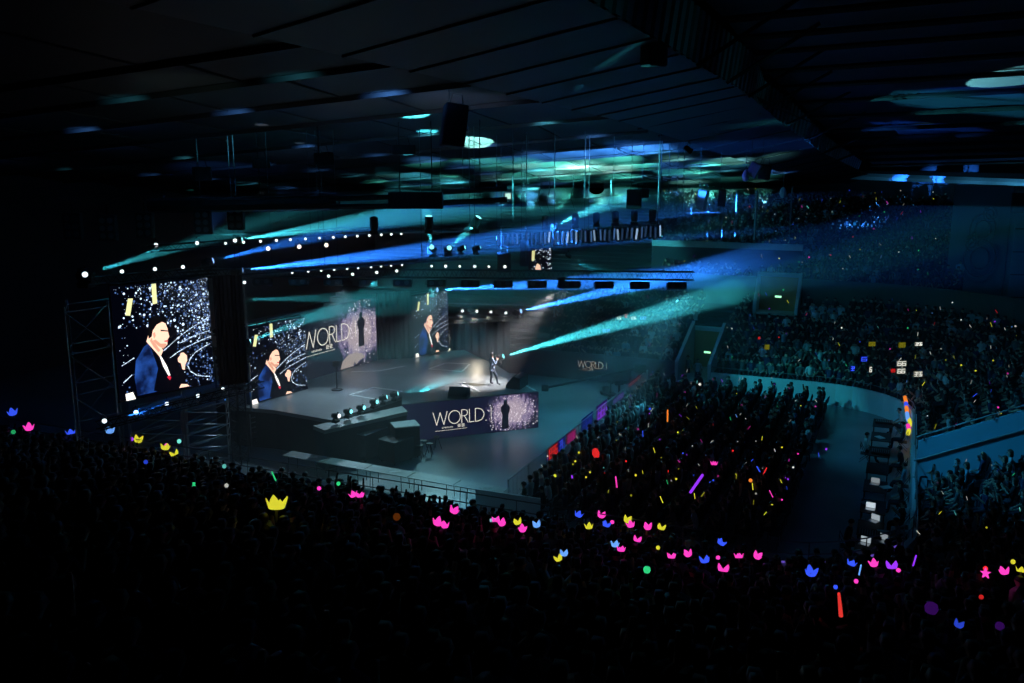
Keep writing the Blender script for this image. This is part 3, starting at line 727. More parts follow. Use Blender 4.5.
def art_panel(face, label, m, text_at, dim=False, fig=None, name='led_fascia', tw=.045, txt='WORLD', h=.4, small=True, thick=.1, dot=True, spk=None):
    t = thing(name, label, 'led screen')
    bm = nb(); uvl = bm.loops.layers.uv.new('UVMap')
    vs = [bm.verts.new(face(*p)) for p in ((0, 0), (1, 0), (1, 1), (0, 1))]; f = bm.faces.new(vs)
    for lp, q in zip(f.loops, ((0, 0), (face.w/face.h, 0), (face.w/face.h, 1), (0, 1))): lp[uvl].uv = q
    back = [bm.verts.new(face(*p)-face.n*thick) for p in ((0, 0), (1, 0), (1, 1), (0, 1))]
    for k in range(4): bm.faces.new((vs[k], back[k], back[(k+1) % 4], vs[(k+1) % 4])).material_index = 1
    obj('screen_panel', bm, [m, M_black], t)
    bm = nb(); face.off = .03
    x = word(bm, face, txt, text_at[0], text_at[1], h, tw)
    if dot: x = word(bm, face, '. I', x, text_at[1], h, tw*.7)
    obj('lettering', bm, M_textdim if dim else M_text, t)
    if small:
        bm = nb(); xx = text_at[0]+.35*h*face.h/face.w*2; yy = text_at[1]-h*.3; hh = h*.14; u_ = hh*face.h/face.w
        class A:
            n = face.n
            def __call__(s, a, b): return face(xx+a*u_, yy+b*hh)
        rg = random.Random(9)
        g = []
        for k in range(7): g += [[(k*.9, 0), (k*.9, .8)], [(k*.9, .8 if k % 2 else 0), (k*.9+.5, .4)]]
        strokes(bm, A(), g, tw*.35)
        g = []
        for k in range(2):
            o_ = 9+k*2.2; g += [[(o_, 0), (o_, 1.6)], [(o_+.8, 0), (o_+.8, 1.6)], [(o_-.4, .8), (o_+1.4, .8)], [(o_-.3, 1.5), (o_+1.3, 1.5)], [(o_-.3, .1), (o_+1.3, .1)]]
        strokes(bm, A(), g, tw*.5)
        strokes(bm, A(), [[(-4, -1.2), (14, -1.0)]], tw*.35)
        obj('small_caption', bm, M_textdim if dim else M_text, t)
    if fig:
        cx, y0, y1 = fig; hgt = y1-y0; k = hgt*face.h/face.w
        pts = [(-.13, 0), (-.12, .3), (-.11, .5), (-.16, .62), (-.17, .74), (-.1, .82), (-.055, .86), (-.07, .91), (-.05, .98), (0, 1), (.05, .98), (.07, .91), (.055, .86), (.11, .81), (.17, .72), (.15, .6), (.11, .5), (.11, .3), (.12, 0)]
        bm = nb(); face.off = .035; poly_on(bm, face, [(cx+p*k, y0+q*hgt) for p, q in pts]); obj('dark_silhouette', bm, emit('led_silhouette', (.006, .007, .016), 1), t)
    if spk:
        bm = nb(); face.off = .032; rg = random.Random(31)
        specks(bm, face, spk[0], lambda s_, q_: max(0, 1-math.hypot((s_-spk[1])/spk[2], (q_-spk[3])/spk[4]))**.7 if abs(s_-fig[0]) > .022 or q_ < .05 or q_ > .9 else 0, .008, spk[5], rg); tag(obj('light_specks', bm, emit('led_speck_pink', (.95, .85, .95), 1.0), t), kind='stuff')
    face.off = .02
    return t
FF = Face(thrL, thrR, .03, 1.96)
FF.a = FF.a+FF.n*.06; FF.b = FF.b+FF.n*.06
asp = FF.w/FF.h
art_panel(FF, 'led fascia on the front of the stage thrust, WORLD lettering and a dark figure', splash_mat('led_splash_front', .8*asp, .55, .95, .75, (.006, .006, .026), (.5, .4, .5)), (.213, .37), fig=(.745, .08, .88), tw=.034, h=.35, spk=(600, .81, .22, .5, .7, .04))
# backdrop wall behind the deck
bA, bB = aty(268, 340, 45.9), aty(376, 330, 53.3)
zt = aty(376, 297, 53.3).z; zb = aty(377, 361, 53.3).z
FB = Face(bA, bB, min(zb, 2.05), zt); aB = FB.w/FB.h
art_panel(FB, 'wide led backdrop behind the deck with WORLD lettering and a bright splash', splash_mat('led_splash_back', .83*aB, .5, .75, .6, (.003, .005, .014), (.5, .42, .47)), (.285, .46), fig=(.84, .3, .82), tw=.05, h=.24, spk=(500, .85, .2, .5, .6, .06), name='led_backdrop')
bm = nb(); face = FB; poly_on(bm, face, [(.62+.0*1, .03), (.64, .14), (.70, .22), (.77, .23), (.84, .19), (.87, .12), (.80, .09), (.78, .04), (.76, .10), (.74, .03)], .03)
o = bpy.data.objects.get('led_backdrop'); obj('pale_arc', bm, emit('led_pale_arc', (.42, .36, .34), 1), o)
def pale_panel(xl, xr, yt, yb, y, label):
    a, b = aty(xl, 350, y), aty(xr, 350, y+1.2); z1, z0 = aty(xl, yt, y).z, aty(xl, yb, y).z
    t = thing('cloth_screen', label, 'screen'); bm = nb(); prism(bm, [a, b, b+Vector((0, .06, 0)), a+Vector((0, .06, 0))], z0, z1); obj('cloth', bm, mat('pale_cloth', (.4, .42, .38), .9), t)
    bm = nb()
    for p in (a, b): tube(bm, [Vector((p.x, p.y-.06, z0-.1)), Vector((p.x, p.y-.06, z1+.1))], .04, 5)
    for z in (z0, z1): tube(bm, [Vector((a.x, a.y-.06, z)), Vector((b.x, b.y-.06, z))], .04, 5)
    obj('cloth_frame', bm, M_black, t)
pale_panel(226, 244, 323, 336, 48, 'small pale cloth lit cyan high behind the truss tower'); pale_panel(214, 246, 348, 386, 47, 'pale cloth behind the truss tower lit dull green')
st_ = thing('prompter_stand', 'thin dark stand with round base on the deck before the backdrop', 'stand', atz(337, 390, 2.0)+Vector((0, 0, .01)))
bm = nb(); lathe(bm, [(.3, 0), (.3, .04), (.05, .07)], 14); obj('base', bm, M_black, st_); bm = nb(); tube(bm, [(0, 0, .05), (0, 0, 1.3)], .03, 6); obj('pole', bm, M_black, st_)
bm = nb(); box(bm, (0, 0, 1.4), (.35, .04, .3), bev=.01); obj('glass_plate', bm, M_black, st_)
# dark cloth panel between the backdrop and the smallest screen, dark cloth left of the middle screen
def cloth(pa, pb, z0, z1, label, m=None):
    bm = nb(); n = 24; d = (Vector(pb)-Vector(pa)); d.z = 0; L = d.length; d.normalize(); nn = Vector((d.y, -d.x, 0)); top = []; bot = []
    for k in range(n+1):
        p = Vector((pa[0], pa[1], 0))+d*L*k/n+nn*(.07*math.sin(k*1.9)); bot.append(bm.verts.new((p.x, p.y, z0))); top.append(bm.verts.new((p.x, p.y, z1)))
    for k in range(n): bm.faces.new((bot[k], bot[k+1], top[k+1], top[k]))
    bmesh.ops.solidify(bm, geom=bm.faces[:], thickness=.02)
    return tag(obj('stage_drape', bm, m or mat('drape_black', (.016, .022, .035), .9)), label, 'drape')
cloth(bB+Vector((.05, .1, 0)), F3.a+Vector((-.1, .05, 0)), 2.0, 6.1, 'dark drape between the led backdrop and the smallest screen')
cloth(F1.b+Vector((.15, .1, 0)), F1.b+Vector((1.2, .75, 0)), 4.2, 9.0, 'black drape hanging at the edge of the largest screen')
cloth(F3.b+Vector((.1, .1, 0)), S2(500, 357)+Vector((.6, 3.0, 0)), 0, 3.7, 'low dark drape closing the back of the stage deck')

# ------------------------------------------------------------------ lamps
LIGHTS = []
def spot(o, tgt, col, power, half, blend=.25, rad=.06, vol=1.):
    d = bpy.data.lights.new('spot_lamp', 'SPOT'); d.energy = power; d.color = col; d.spot_size = 2*math.atan(half); d.spot_blend = blend; d.shadow_soft_size = rad
    ob = bpy.data.objects.new('spot_lamp', d); C.objects.link(ob); ob.location = o
    ob.rotation_mode = 'QUATERNION'; ob.rotation_quaternion = (Vector(tgt)-Vector(o)).to_track_quat('-Z', 'Y'); return ob
mh = {}
def _mh():
    bm = nb(); box(bm, (0, 0, .06), (.34, .26, .12), bev=.015); mh['base'] = bm_to(bm, 'base', M_black)
    bm = nb(); box(bm, (0, 0, .15), (.36, .10, .05)); box(bm, (-.17, 0, .30), (.035, .09, .32), bev=.01); box(bm, (.17, 0, .30), (.035, .09, .32), bev=.01); mh['yoke'] = bm_to(bm, 'yoke', M_black)
    bm = nb(); lathe(bm, [(.06, -.2), (.11, -.19), (.13, -.1), (.14, .0), (.13, .1), (.135, .2), (.12, .205)], 14); mh['head'] = bm_to(bm, 'head', M_black)
    bm = nb(); lathe(bm, [(.10, .0), (.105, .01), (.09, .03), (.04, .045), (.0, .05)], 14); mh['lens'] = bm
def bm_to(bm, n, m):
    me = bpy.data.meshes.new(n); bm.to_mesh(me); bm.free()
    if m: me.materials.append(m)
    return me
_mh()
_lens = {}
def lens_mesh(m):
    if m.name not in _lens: 
        me = bpy.data.meshes.new('lens'); mh['lens'].to_mesh(me); me.materials.append(m); _lens[m.name] = me
    return _lens[m.name]
def part(name, me, parent, loc=(0, 0, 0), quat=None, sc=1.):
    o = bpy.data.objects.new(name, me); C.objects.link(o); o.parent = parent; o.location = loc; o.scale = (sc,)*3
    if quat is not None: o.rotation_mode = 'QUATERNION'; o.rotation_quaternion = quat
    return o
def moving_head(loc, tgt, label, m=M_lens, group=None, hang=False, sc=1., lit=True):
    """loc is where the head's centre sits"""
    loc = Vector(loc); sg = -1 if hang else 1
    t = thing('moving_head_light', label, 'stage light', loc-Vector((0, 0, sg*.32*sc)), 0, group); t.scale = (sc, sc, sc*sg)
    d = (Vector(tgt)-loc).normalized(); t.rotation_euler = (0, 0, math.atan2(d.y, d.x)-PI/2)
    part('base', mh['base'], t); part('yoke', mh['yoke'], t)
    dl = Matrix.Rotation(-t.rotation_euler[2], 3, 'Z') @ d; dl = Vector((dl.x, dl.y, dl.z*sg))
    q = dl.to_track_quat('Z', 'Y'); h = part('head', mh['head'], t, (0, 0, .32), q)
    part('lens', lens_mesh(m if lit else M_black), h, (0, 0, .2))
    return t
pc = {}
bm = nb(); lathe(bm, [(.09, -.2), (.11, -.15), (.12, .1), (.125, .16), (.11, .16), (.10, .1)], 14); pc['can'] = bm_to(bm, 'can', M_black)
bm = nb(); tube(bm, [(-.14, 0, -.02), (-.14, 0, .22), (-.1, 0, .26), (.1, 0, .26), (.14, 0, .22), (.14, 0, -.02)], .012, 5); box(bm, (0, 0, .30), (.05, .05, .09)); pc['bracket'] = bm_to(bm, 'bracket', M_black)
def par(loc, d, label, m=M_lens, group=None, sc=1., cat='stage light'):
    t = thing('par_can_light', label, cat, loc, 0, group); sc *= .82; t.scale = (sc,)*3
    d = Vector(d).normalized(); t.rotation_euler = (0, 0, math.atan2(d.y, d.x)-PI/2)
    dl = Matrix.Rotation(-t.rotation_euler[2], 3, 'Z') @ d; q = dl.to_track_quat('Z', 'Y')
    h = part('can', pc['can'], t, (0, 0, 0), q); part('lens', lens_mesh(m), h, (0, 0, .14)); part('bracket', pc['bracket'], t)
    return t
def truss(a, b, label, sz=.38, m=None, name='lighting_truss', seg=.5, cat='truss', parts=True):
    a, b = Vector(a), Vector(b); d = b-a; L = d.length; d.normalize(); m = m or M_blk_truss
    up = Vector((0, 0, 1)) if abs(d.z) < .9 else VX
    s = d.cross(up).normalized(); u_ = s.cross(d); h = sz/2
    t = thing(name, label, cat, a)
    cs = [s*h+u_*h, -s*h+u_*h, -s*h-u_*h, s*h-u_*h]
    for c in cs:
        bm = nb(); tube(bm, [c, c+d*L], .028, 6); obj('chord', bm, m, t)
    bm = nb(); n = max(2, int(L/seg))
    for i in range(n):
        p, q = d*L*i/n, d*L*(i+1)/n
        for k in range(4):
            c0, c1 = cs[k], cs[(k+1) % 4]
            tube(bm, [p+c0, (p+q)/2+c1], .014, 4); tube(bm, [(p+q)/2+c1, q+c0], .014, 4)
    obj('lacing', bm, m, t); return t
def drop(a, ztop, label, r=.02, m=None, name='rigging_cable', cat='cable', group=None):
    bm = nb(); tube(bm, [(a[0], a[1], a[2]), (a[0], a[1], ztop)], r, 5); return tag(obj(name, bm, m or M_wire), label, cat, group)

TEAL = (.07, .78, .9); BLUE = (.025, .22, 1); WHITE = (.85, .93, 1); WARM = (1, .85, .62)
# the main trusses
T1a, T1b = atz(232, 272, 8.0), atz(694, 276, 8.0)
truss(T1a, T1b, 'long black main truss crossing in front of and above the stage', .42)
T2a, T2b = atz(178, 276, 8.7), atz(470, 256, 8.7)
truss(T2a, T2b, 'black truss of small white lamps just above the main truss', .3)
T3a, T3b = atz(214, 238, 10.2), atz(412, 228, 10.2)
truss(T3a, T3b, 'highest black lamp truss, level with the far balcony', .3)
T5a, T5b = aty(497, 241, 54), aty(664, 232, 52)
truss(T5a, T5b, 'black truss packed with blue lit lamps above the floor seats', .5)
T6a, T6b = aty(80, 282, 35), aty(215, 270, 39)
truss(T6a, T6b, 'dark truss over the top edge of the largest screen', .3)
T7a, T7b = aty(98, 426, 33.5), aty(262, 384, 40.5)
truss(T7a, T7b, 'dark truss running under the largest screen', .3)
T8a, T8b = aty(148, 249, 38), aty(240, 242, 41); truss(T8a, T8b, 'short dark truss at the outer end of the highest lamp row', .25)
def on(a, b, px):
    lo, hi = -.2, 1.2
    for _ in range(40):
        m_ = (lo+hi)/2; p = a.lerp(b, m_)
        if proj(p)[0] < px: lo = m_
        else: hi = m_
    return a.lerp(b, (lo+hi)/2)
TOWC = Vector((-2, 6, 6))-Vector((0, 40, 8))
toCam = lambda p: (Vector((0, 0, H))-p).normalized()
DN = Vector((0, 0, -.26))
for i, px in enumerate((225, 243, 260, 276, 290, 305, 319, 333, 345, 357, 369, 381, 391, 401)):
    p = on(T3a, T3b, px)+DN; par(p, toCam(p)+Vector((.1, 0, -.2)), 'small white lamp, %s along the highest truss' % ordn(i), sc=.78, group='small white lamps on the highest truss')
for i, px in enumerate((268, 299, 326)):
    p = on(T3a, T3b, px)+Vector((0, -.3, -.62)); par(p, toCam(p)+Vector((.4, 0, -.1)), 'larger warm white lamp, %s of three below the highest truss' % ordn(i), M_lens_w, sc=1.25, group='large warm lamps below the highest truss')
for i, px in enumerate((292, 308, 321, 334, 347, 358, 371, 381, 391, 402)):
    p = on(T2a, T2b, px)+Vector((0, 0, -.22)); par(p, toCam(p), 'tiny cool lamp, %s along the middle truss' % ordn(i), M_lens, sc=.62, group='tiny lamps on the middle truss')
for i, px in enumerate((238, 245, 329, 353, 377, 397)):
    p = on(T2a, T2b, px)+Vector((0, -.2, -.5)); par(p, toCam(p), 'cool white lamp hung lower, %s under the middle truss' % ordn(i), M_lens, sc=.85, group='lamps hung under the middle truss')
for i, px in enumerate((432, 446, 460, 475, 489, 505)):
    p = on(T1a, T1b, px)+Vector((0, -.15, .42)); par(p, toCam(p), 'white lamp standing above the main truss, %s in its row' % ordn(i), M_lens, sc=.7 if i % 2 == 0 else .9, group='lamps above the main truss')
p = aty(85, 274.5, 34.2); par(p, toCam(p), 'outermost bright white lamp, far off from the largest screen', sc=1.2)
for i, (px, py) in enumerate(((122, 271.5), (155, 269), (183, 267))):
    p = aty(px, py, 36+i); par(p, toCam(p), 'white lamp above the largest screen, %s from its outer edge' % ordn(i), sc=.85, group='lamps above the largest screen')
for i, (px, py) in enumerate(((156, 245), (197, 243), (235, 240.5))):
    p = aty(px, py, 38.5+i); par(p, toCam(p), 'white lamp on the short outer truss, %s of its three' % ordn(i), sc=.95, group='lamps on the short outer truss')
for i, (px, py) in enumerate(((104.5, 421), (136, 412.5), (167, 404), (198, 396), (223, 389))):
    p = aty(px, py, 33.3+i*1.6); par(p, toCam(p), 'blue-white lamp under the largest screen, %s along the lower truss' % ordn(i), sc=1.0 if i < 4 else .8, group='lamps along the lower truss')
# two-lamp black blinder boxes under the main truss
def blinder_mesh():
    bm = nb(); box(bm, (0, 0, 0), (.92, .26, .34), bev=.03); return bm_to(bm, 'housing', M_box)
BL = blinder_mesh(); bm = nb()
lathe(bm, [(.115, 0), (.12, -.02), (.10, -.03), (.0, -.03)], 12, axis='Y'); BLL = bm_to(bm, 'reflector', mat('dim_reflector', (.16, .19, .22), .35, .4))
bm = nb(); tube(bm, [(-.5, 0, -.05), (-.5, 0, .3), (.5, 0, .3), (.5, 0, -.05)], .018, 5); BLB = bm_to(bm, 'hanger', M_black)
for i, px in enumerate((262, 298, 333, 368, 402, 436, 470, 503, 537, 571, 604, 640, 677)):
    p = on(T1a, T1b, px)+Vector((0, 0, -.52))
    t = thing('blinder_light', 'black two-lamp blinder box, %s along the underside of the main truss' % ordn(i), 'stage light', p, .1, 'blinder boxes under the main truss'); t.rotation_euler = (-.3, 0, .1); t.scale = (1.08,)*3
    part('housing', BL, t)
    for s in (-.22, .22): part('reflector', BLL, t, (s, -.14, 0))
    part('hanger', BLB, t)
for i, (px, py) in enumerate(((73, 226), (108, 228), (145, 225), (203, 222), (236, 218))):
    p = aty(px, py, 38+i); t = thing('six_lamp_blinder', 'unlit six-lamp black box over the dim outer truss, %s from the dark end' % ordn(i), 'stage light', p)
    bm = nb(); box(bm, (0, 0, 0), (.75, .3, 1.1), bev=.03); obj('housing', bm, M_box, t)
    for sx in (-1, 1):
        for sz_ in (-1, 0, 1): part('reflector', BLL, t, (sx*.17, -.155, sz_*.33), sc=1.05)
    bm = nb(); tube(bm, [(0, 0, .5), (0, 0, 1.0)], .03, 5); obj('hanger', bm, M_black, t)
# dense lamps on the far truss
bm = nb(); box(bm, (0, 0, 0), (.16, .14, .8), bev=.02); BAT = bm_to(bm, 'housing', M_black)
for i in range(36):
    px = 499+i*4.55; p = on(T5a, T5b, px)+Vector((0, -.35, .05+R.uniform(-.06, .06)))
    t = thing('led_batten', 'upright blue-lit lamp bar in the packed far truss, %s of its row' % ordn(i), 'stage light', p, R.uniform(-.7, .7), 'lamp bars on the far truss'); t.rotation_euler[1] = R.uniform(-.12, .12)
    part('housing', BAT, t)
    g = R.choice((.12, .25, .4, .7, 1.0)) if px > 540 else R.choice((.08, .15, .3))
    bm = nb(); box(bm, (0, -.08, .02), (.1, .02, .62)); obj('lit_face', bm, emit('batten_%.2f' % g, (.14+.2*(g > .5), .36+.2*(g > .5), .85), g), t)
for i, px in enumerate((545, 575, 596, 615, 634, 652)):
    p = on(T5a, T5b, px)+Vector((0, 0, 1.0)); moving_head(p, p+Vector((0, 0, 3)), 'unlit moving head upright on the packed truss, %s of its row' % ordn(i), lit=False, group='upright moving heads on the packed truss', sc=1.5)
# speakers
def speaker(px, py, y, w, h, d, label, rx=0., rz=0., ry=0., m=None, cable=True):
    p = aty(px, py, y); t = thing('hanging_speaker', label, 'speaker', p); t.rotation_euler = (rx, ry, rz)
    bm = nb(); box(bm, (0, 0, 0), (w, d, h), bev=.04); obj('cabinet', bm, m or M_box, t)
    bm = nb(); box(bm, (0, -d/2-.01, 0), (w*.88, .02, h*.9)); obj('grille', bm, mat('speaker_grille', (.03, .03, .034), .8) if m is None else m, t)
    bm = nb(); tube(bm, [(-w*.3, 0, h/2-.02), (-w*.2, 0, h/2+.35), (w*.2, 0, h/2+.35), (w*.3, 0, h/2-.02)], .02, 5); obj('hanging_bracket', bm, M_black, t)
    return t, p
def zroof(p): u_, v_ = uv(p); return roof(u_, min(v_, vr(u_)-.2))+.3
M_spkpale = mat('speaker_pale_paint', (.55, .6, .62), .5)
for (px, py, y, w, h, d, lb, rx, rz, ry, m) in (
    (454, 126, 30, .75, 1.35, .7, 'big black speaker tilted under the roof beside a bright green pool of light', -.1, .2, .14, None),
    (403, 150, 40, 1.0, .42, .5, 'low black speaker hanging beneath the roof, near the tilted one', 0, .3, 0, None),
    (324, 159, 42, .8, .55, .6, 'small black speaker under the blue glints of the roof', .1, .4, -.1, None),
    (261, 163, 44, .8, .5, .5, 'small black speaker in the middle of the dim roof', 0, .4, 0, None),
    (202, 174, 46, .85, .7, .6, 'black speaker at the dim far end of the roof', 0, .5, 0, None),
    (634, 199, 48, .75, 1.0, .6, 'black upright speaker hanging above the packed truss', 0, -.2, 0, None),
    (645, 193, 50, .45, .5, .4, 'little black speaker tucked behind the upright one', 0, -.2, 0, None),
    (702, 200, 52, .5, 1.15, .5, 'pale speaker lit blue, leaning, above the end of the truss', 0, -.5, .2, M_spkpale),
    (722, 198, 54, .4, 1.0, .4, 'dark slim speaker next to the leaning pale one', 0, -.4, 0.05, None),
    (754, 170, 50, .55, .8, .5, 'pale speaker lit blue, tucked against the big girder', 0, -.4, .45, M_spkpale),
    (765, 172, 50.5, .6, .8, .5, 'black speaker against the big girder', 0, -.4, .1, None),
    (504, 262, 50, .75, 1.1, .6, 'black speaker hanging left of the narrow led strip', 0, 0, 0, None),
    (524, 253, 52, .5, 1.5, .5, 'tall black speaker hanging against the narrow led strip', 0, 0, 0, None),
    (654, 50, 26, .6, .9, .5, 'dark speaker box in the corrugated strip of the girder', 0, .5, 0, None)):
    t_, p_ = speaker(px, py, y, w, h, d, lb, rx, rz, ry, m)
    zt_ = zroof(p_) if px != 654 else p_.z+2
    if zt_ > p_.z+1: drop(p_+Vector((-.15, 0, .7)), zt_, 'line holding the '+' '.join(lb.split()[:13]), .015, M_cable)
# curved boat-like fixture and white flood lamps
p = aty(596, 188, 48); t = thing('hanging_floodlight', 'dark curved trough lamp like a boat above the packed truss', 'floodlight', p)
bm = nb()
for k in range(9):
    a = PI+PI*k/8; pass
prof = [(math.cos(PI+PI*k/10)*.42, math.sin(PI+PI*k/10)*.32) for k in range(11)]
A = [bm.verts.new((x, -.2, z)) for x, z in prof]; B = [bm.verts.new((x, .2, z)) for x, z in prof]
for k in range(10): bm.faces.new((A[k], A[k+1], B[k+1], B[k]))
bm.faces.new(A[::-1]); bm.faces.new(B); bmesh.ops.solidify(bm, geom=bm.faces[:], thickness=.02); obj('trough', bm, M_black, t)
bm = nb(); tube(bm, [(-.36, 0, 0), (-.36, 0, .3)], .03, 5); tube(bm, [(.36, 0, 0), (.36, 0, .3)], .03, 5); obj('hanger', bm, M_black, t)
for i, (px, py, y) in enumerate(((746, 175, 50), (783, 192, 56))):
    p = aty(px, py, y); t = thing('hanging_floodlight', ('white rounded flood lamp beneath the big girder', 'white rounded flood lamp near the end of the girder')[i], 'floodlight', p)
    bm = nb(); lathe(bm, [(.04, .3), (.1, .25), (.2, .05), (.22, -.1), (.15, -.3), (.02, -.36)], 12); obj('shade', bm, mat('white_enamel', (.8, .85, .85), .4), t, True)
    drop(p+Vector((0, 0, .3)), p.z+1.4, ('wire of the white lamp beneath the big girder', 'wire of the white lamp near the end of the girder')[i], .02)
p = aty(508, 196, 44); t = thing('hanging_floodlight', 'square box lamp with a lit white face at the end of the dark pipe', 'floodlight', p)
bm = nb(); box(bm, (0, 0, 0), (.34, .3, .34), bev=.03); obj('housing', bm, M_spkpale, t); bm = nb(); box(bm, (0, -.17, 0), (.26, .02, .26)); obj('lens', bm, emit('lamp_face_pale_green', (.6, 1, .85), .9), t)

# black air duct with two pipes
yd = 40
t = thing('air_duct', 'long black duct and pipes slung under the roof over the stage', 'duct')
bm = nb(); a, b = aty(150, 206, 42), aty(338, 203, 41); tube(bm, [a, b], .33, 8); obj('wide_duct', bm, M_black, t)
bm = nb(); a, b = aty(390, 200.5, 40), aty(442, 200, 40); box(bm, (a+b)/2, (2.35, .7, .72)); obj('duct_box', bm, M_black, t)
for (y0, y1, xa, xb) in ((199, 197, 330, 392), (207, 206, 330, 392), (192, 188.5, 442, 507), (203, 199.5, 442, 507)):
    bm = nb(); tube(bm, [aty(xa, y0, 40.4), aty(xb, y1, 40)], .13, 6); obj('pipe', bm, M_black, t)
for x in (200, 260, 320, 400, 432, 480):
    bm = nb(); p = aty(x, 196, 40.2); tube(bm, [p, (p.x, p.y, zroof(p))], .02, 4); obj('hanger_rod', bm, M_black, t)

# upright heads on pipe with vertical beams
for i, (px, py, dx, lit) in enumerate(((374, 224, 0, 0), (429, 223, 0.0, 1), (475, 223, .6, 1))):
    p = aty(px, py, 43); moving_head(p, p+Vector((dx, 0, 1)), ('unlit moving head upright above the lamp rows', 'moving head sending a teal beam straight up', 'moving head sending a teal beam up at a slant')[i], M_lens_t, sc=1.5, lit=bool(lit))
bm = nb(); a, b = aty(340, 233, 43), aty(488, 231, 43); tube(bm, [a, b], .05, 6); tag(obj('rigging_pipe', bm, M_steel), 'thin pipe carrying three upright moving heads', 'pipe')

# four warm pars behind the stage
fp = []
for i, (px, py) in enumerate(((462, 310), (476.5, 310.5), (490.5, 311), (505.5, 312))):
    p = aty(px, py, 58); fp.append(p); par(p, toCam(p)+Vector((.2, 0, -.5)), 'white lamp in the row of four behind the stage, %s from the smallest screen' % ordn(i), M_lens, sc=1.1)
    spot(p+Vector((0, -.2, 0)), p+Vector((.35*(-1), -.8, -1.6)), (1, .93, .8), 2600, .42, .8)
bm = nb(); tube(bm, [fp[0]+Vector((-1, 0, .45)), fp[-1]+Vector((1.2, 0, .45))], .04, 6); tag(obj('rigging_pipe', bm, M_steel), 'pipe carrying the row of four lamps behind the stage', 'pipe')

# stage ledge moving heads
LED = [(336, 419.5), (348, 415), (361, 411), (374, 405), (383, 401), (394, 397.5)]
for i, (px, py) in enumerate(LED):
    base = atz(px, py+5, 1.9); p = base+Vector((0, 0, .42)); moving_head(p, p+Vector((.5, -.25, .05)) if i < 4 else p+Vector((1, .1, .2)), 'moving head on the stage ledge, %s from its outer end' % ordn(i), M_lens_t if i != 0 else M_lens, sc=.98)

# towers and scaffolding
def tower(px, y, z0, z1, label, sz=.4):
    p = aty(px, 300, y); return truss((p.x, p.y, z0), (p.x, p.y, z1), label, sz, name='truss_tower', cat='truss tower')
tower(231, 40.2, 0, 8.4, 'black truss tower between the largest and the middle screen', .5)
def scaffold(pts, y, label, zt, zb=0, nb_=3):
    t = thing('scaffold_tower', label, 'scaffold')
    P_ = [aty(px, 350, y_) for px, y_ in pts]
    for p in P_:
        bm = nb(); tube(bm, [(p.x, p.y, zb), (p.x, p.y, zt)], .03, 5); obj('upright', bm, M_steel, t)
    n = 5
    for k in range(n+1):
        z = zb+.3+(zt-zb-.5)*k/n
        bm = nb()
        for a, b in zip(P_, P_[1:]+P_[:1]): tube(bm, [(a.x, a.y, z), (b.x, b.y, z)], .02, 4)
        obj('ledger', bm, M_steel, t)
    for k in range(n):
        z, z2 = zb+.3+(zt-zb-.5)*k/n, zb+.3+(zt-zb-.5)*(k+1)/n
        for a, b in zip(P_, P_[1:]):
            bm = nb(); tube(bm, [(a.x, a.y, z2), (b.x, b.y, z)], .02, 4); obj('brace', bm, M_steel, t)
    return t
scaffold([(68, 33), (112, 34.5), (116, 36.5), (72, 35)], 0, 'steel scaffold standing at the outer side of the largest screen', 8.5)
scaffold([(122, 35.8), (176, 37.6), (178, 39.5), (124, 37.6)], 0, 'steel scaffold carrying the largest screen', 3.6)
scaffold([(180, 38.2), (222, 40), (225, 42), (182, 40.2)], 0, 'steel scaffold under the open side of the largest screen', 3.2)
scaffold([(246, 42.2), (302, 45.6), (304, 47), (248, 44)], 0, 'low scaffold beneath the middle screen', 1.75)
bm = nb(); p = aty(246, 315, 42); tube(bm, [(p.x, p.y, 2), (p.x, p.y, 8)], .05, 6); tag(obj('rigging_pole', bm, M_steel), 'thin upright pole at the outer edge of the middle screen', 'pole')
moving_head(aty(243, 345, 40.3), aty(330, 310, 44), 'moving head throwing a teal beam across the middle screen', M_lens_t, sc=1.5)
p = aty(239.5, 346, 39.8); par(p, toCam(p), 'bright teal-white lamp at the source of the beam crossing the middle screen', M_lens_t, sc=1.0)
for i, (px, py) in enumerate(((222, 352), (240, 378), (244, 352), (225, 372))):
    p = aty(px, py, 40.5); moving_head(p, p+Vector((.8, -.3, .3)), ('dark moving head upper on the outer face of the truss tower', 'dark moving head lower on the inner face of the truss tower', 'dark moving head upper on the inner face of the truss tower', 'dark moving head lower on the outer face of the truss tower')[i], lit=False, sc=1.6)

# tall rigging frame at right and hanging cables
t = thing('post_and_rail_rigging', 'thin steel frame of posts and a rail hanging before the far upper stand', 'frame')
yf = 60
bm = nb(); tube(bm, [aty(655, 213, yf), aty(762, 212.5, yf)], .035, 5); obj('rail', bm, M_wire, t)
for px in (692, 709, 724, 737, 757):
    bm = nb(); a = aty(px, 190, yf); b = aty(px, 240, yf); tube(bm, [a, (a.x, a.y, b.z)], .03 if px != 757 else .09, 5); obj('post', bm, M_wire, t)
drop(aty(789, 242, 58), aty(789, 188, 58).z, 'single white post hanging near the end of the girder', .05)
cab = [(657, 240, 46, .05), (584, 200, 46, .02), (554.5, 190, 46, .025), (524, 188, 46, .02), (528, 184, 46, .02), (463, 200, 44, .02), (554, 258, 47, .04), (526, 262, 47, .05), (584, 250, 47, .03), (588, 250, 47, .03), (422, 268, 42, .03), (475, 268, 42, .03), (470, 240, 42, .04), (442, 268, 42, .02), (325, 268, 42, .03), (497, 254, 47, .03), (513, 226, 45, .04), (612, 255, 48, .02), (235, 262, 42, .04), (240, 264, 42, .04), (272, 262, 42, .02), (312, 262, 42, .02), (320, 262, 42, .02), (338, 264, 42, .02), (676, 225, 50, .03), (682, 222, 50, .03), (660, 212, 50, .05), (668, 205, 50, .03)]
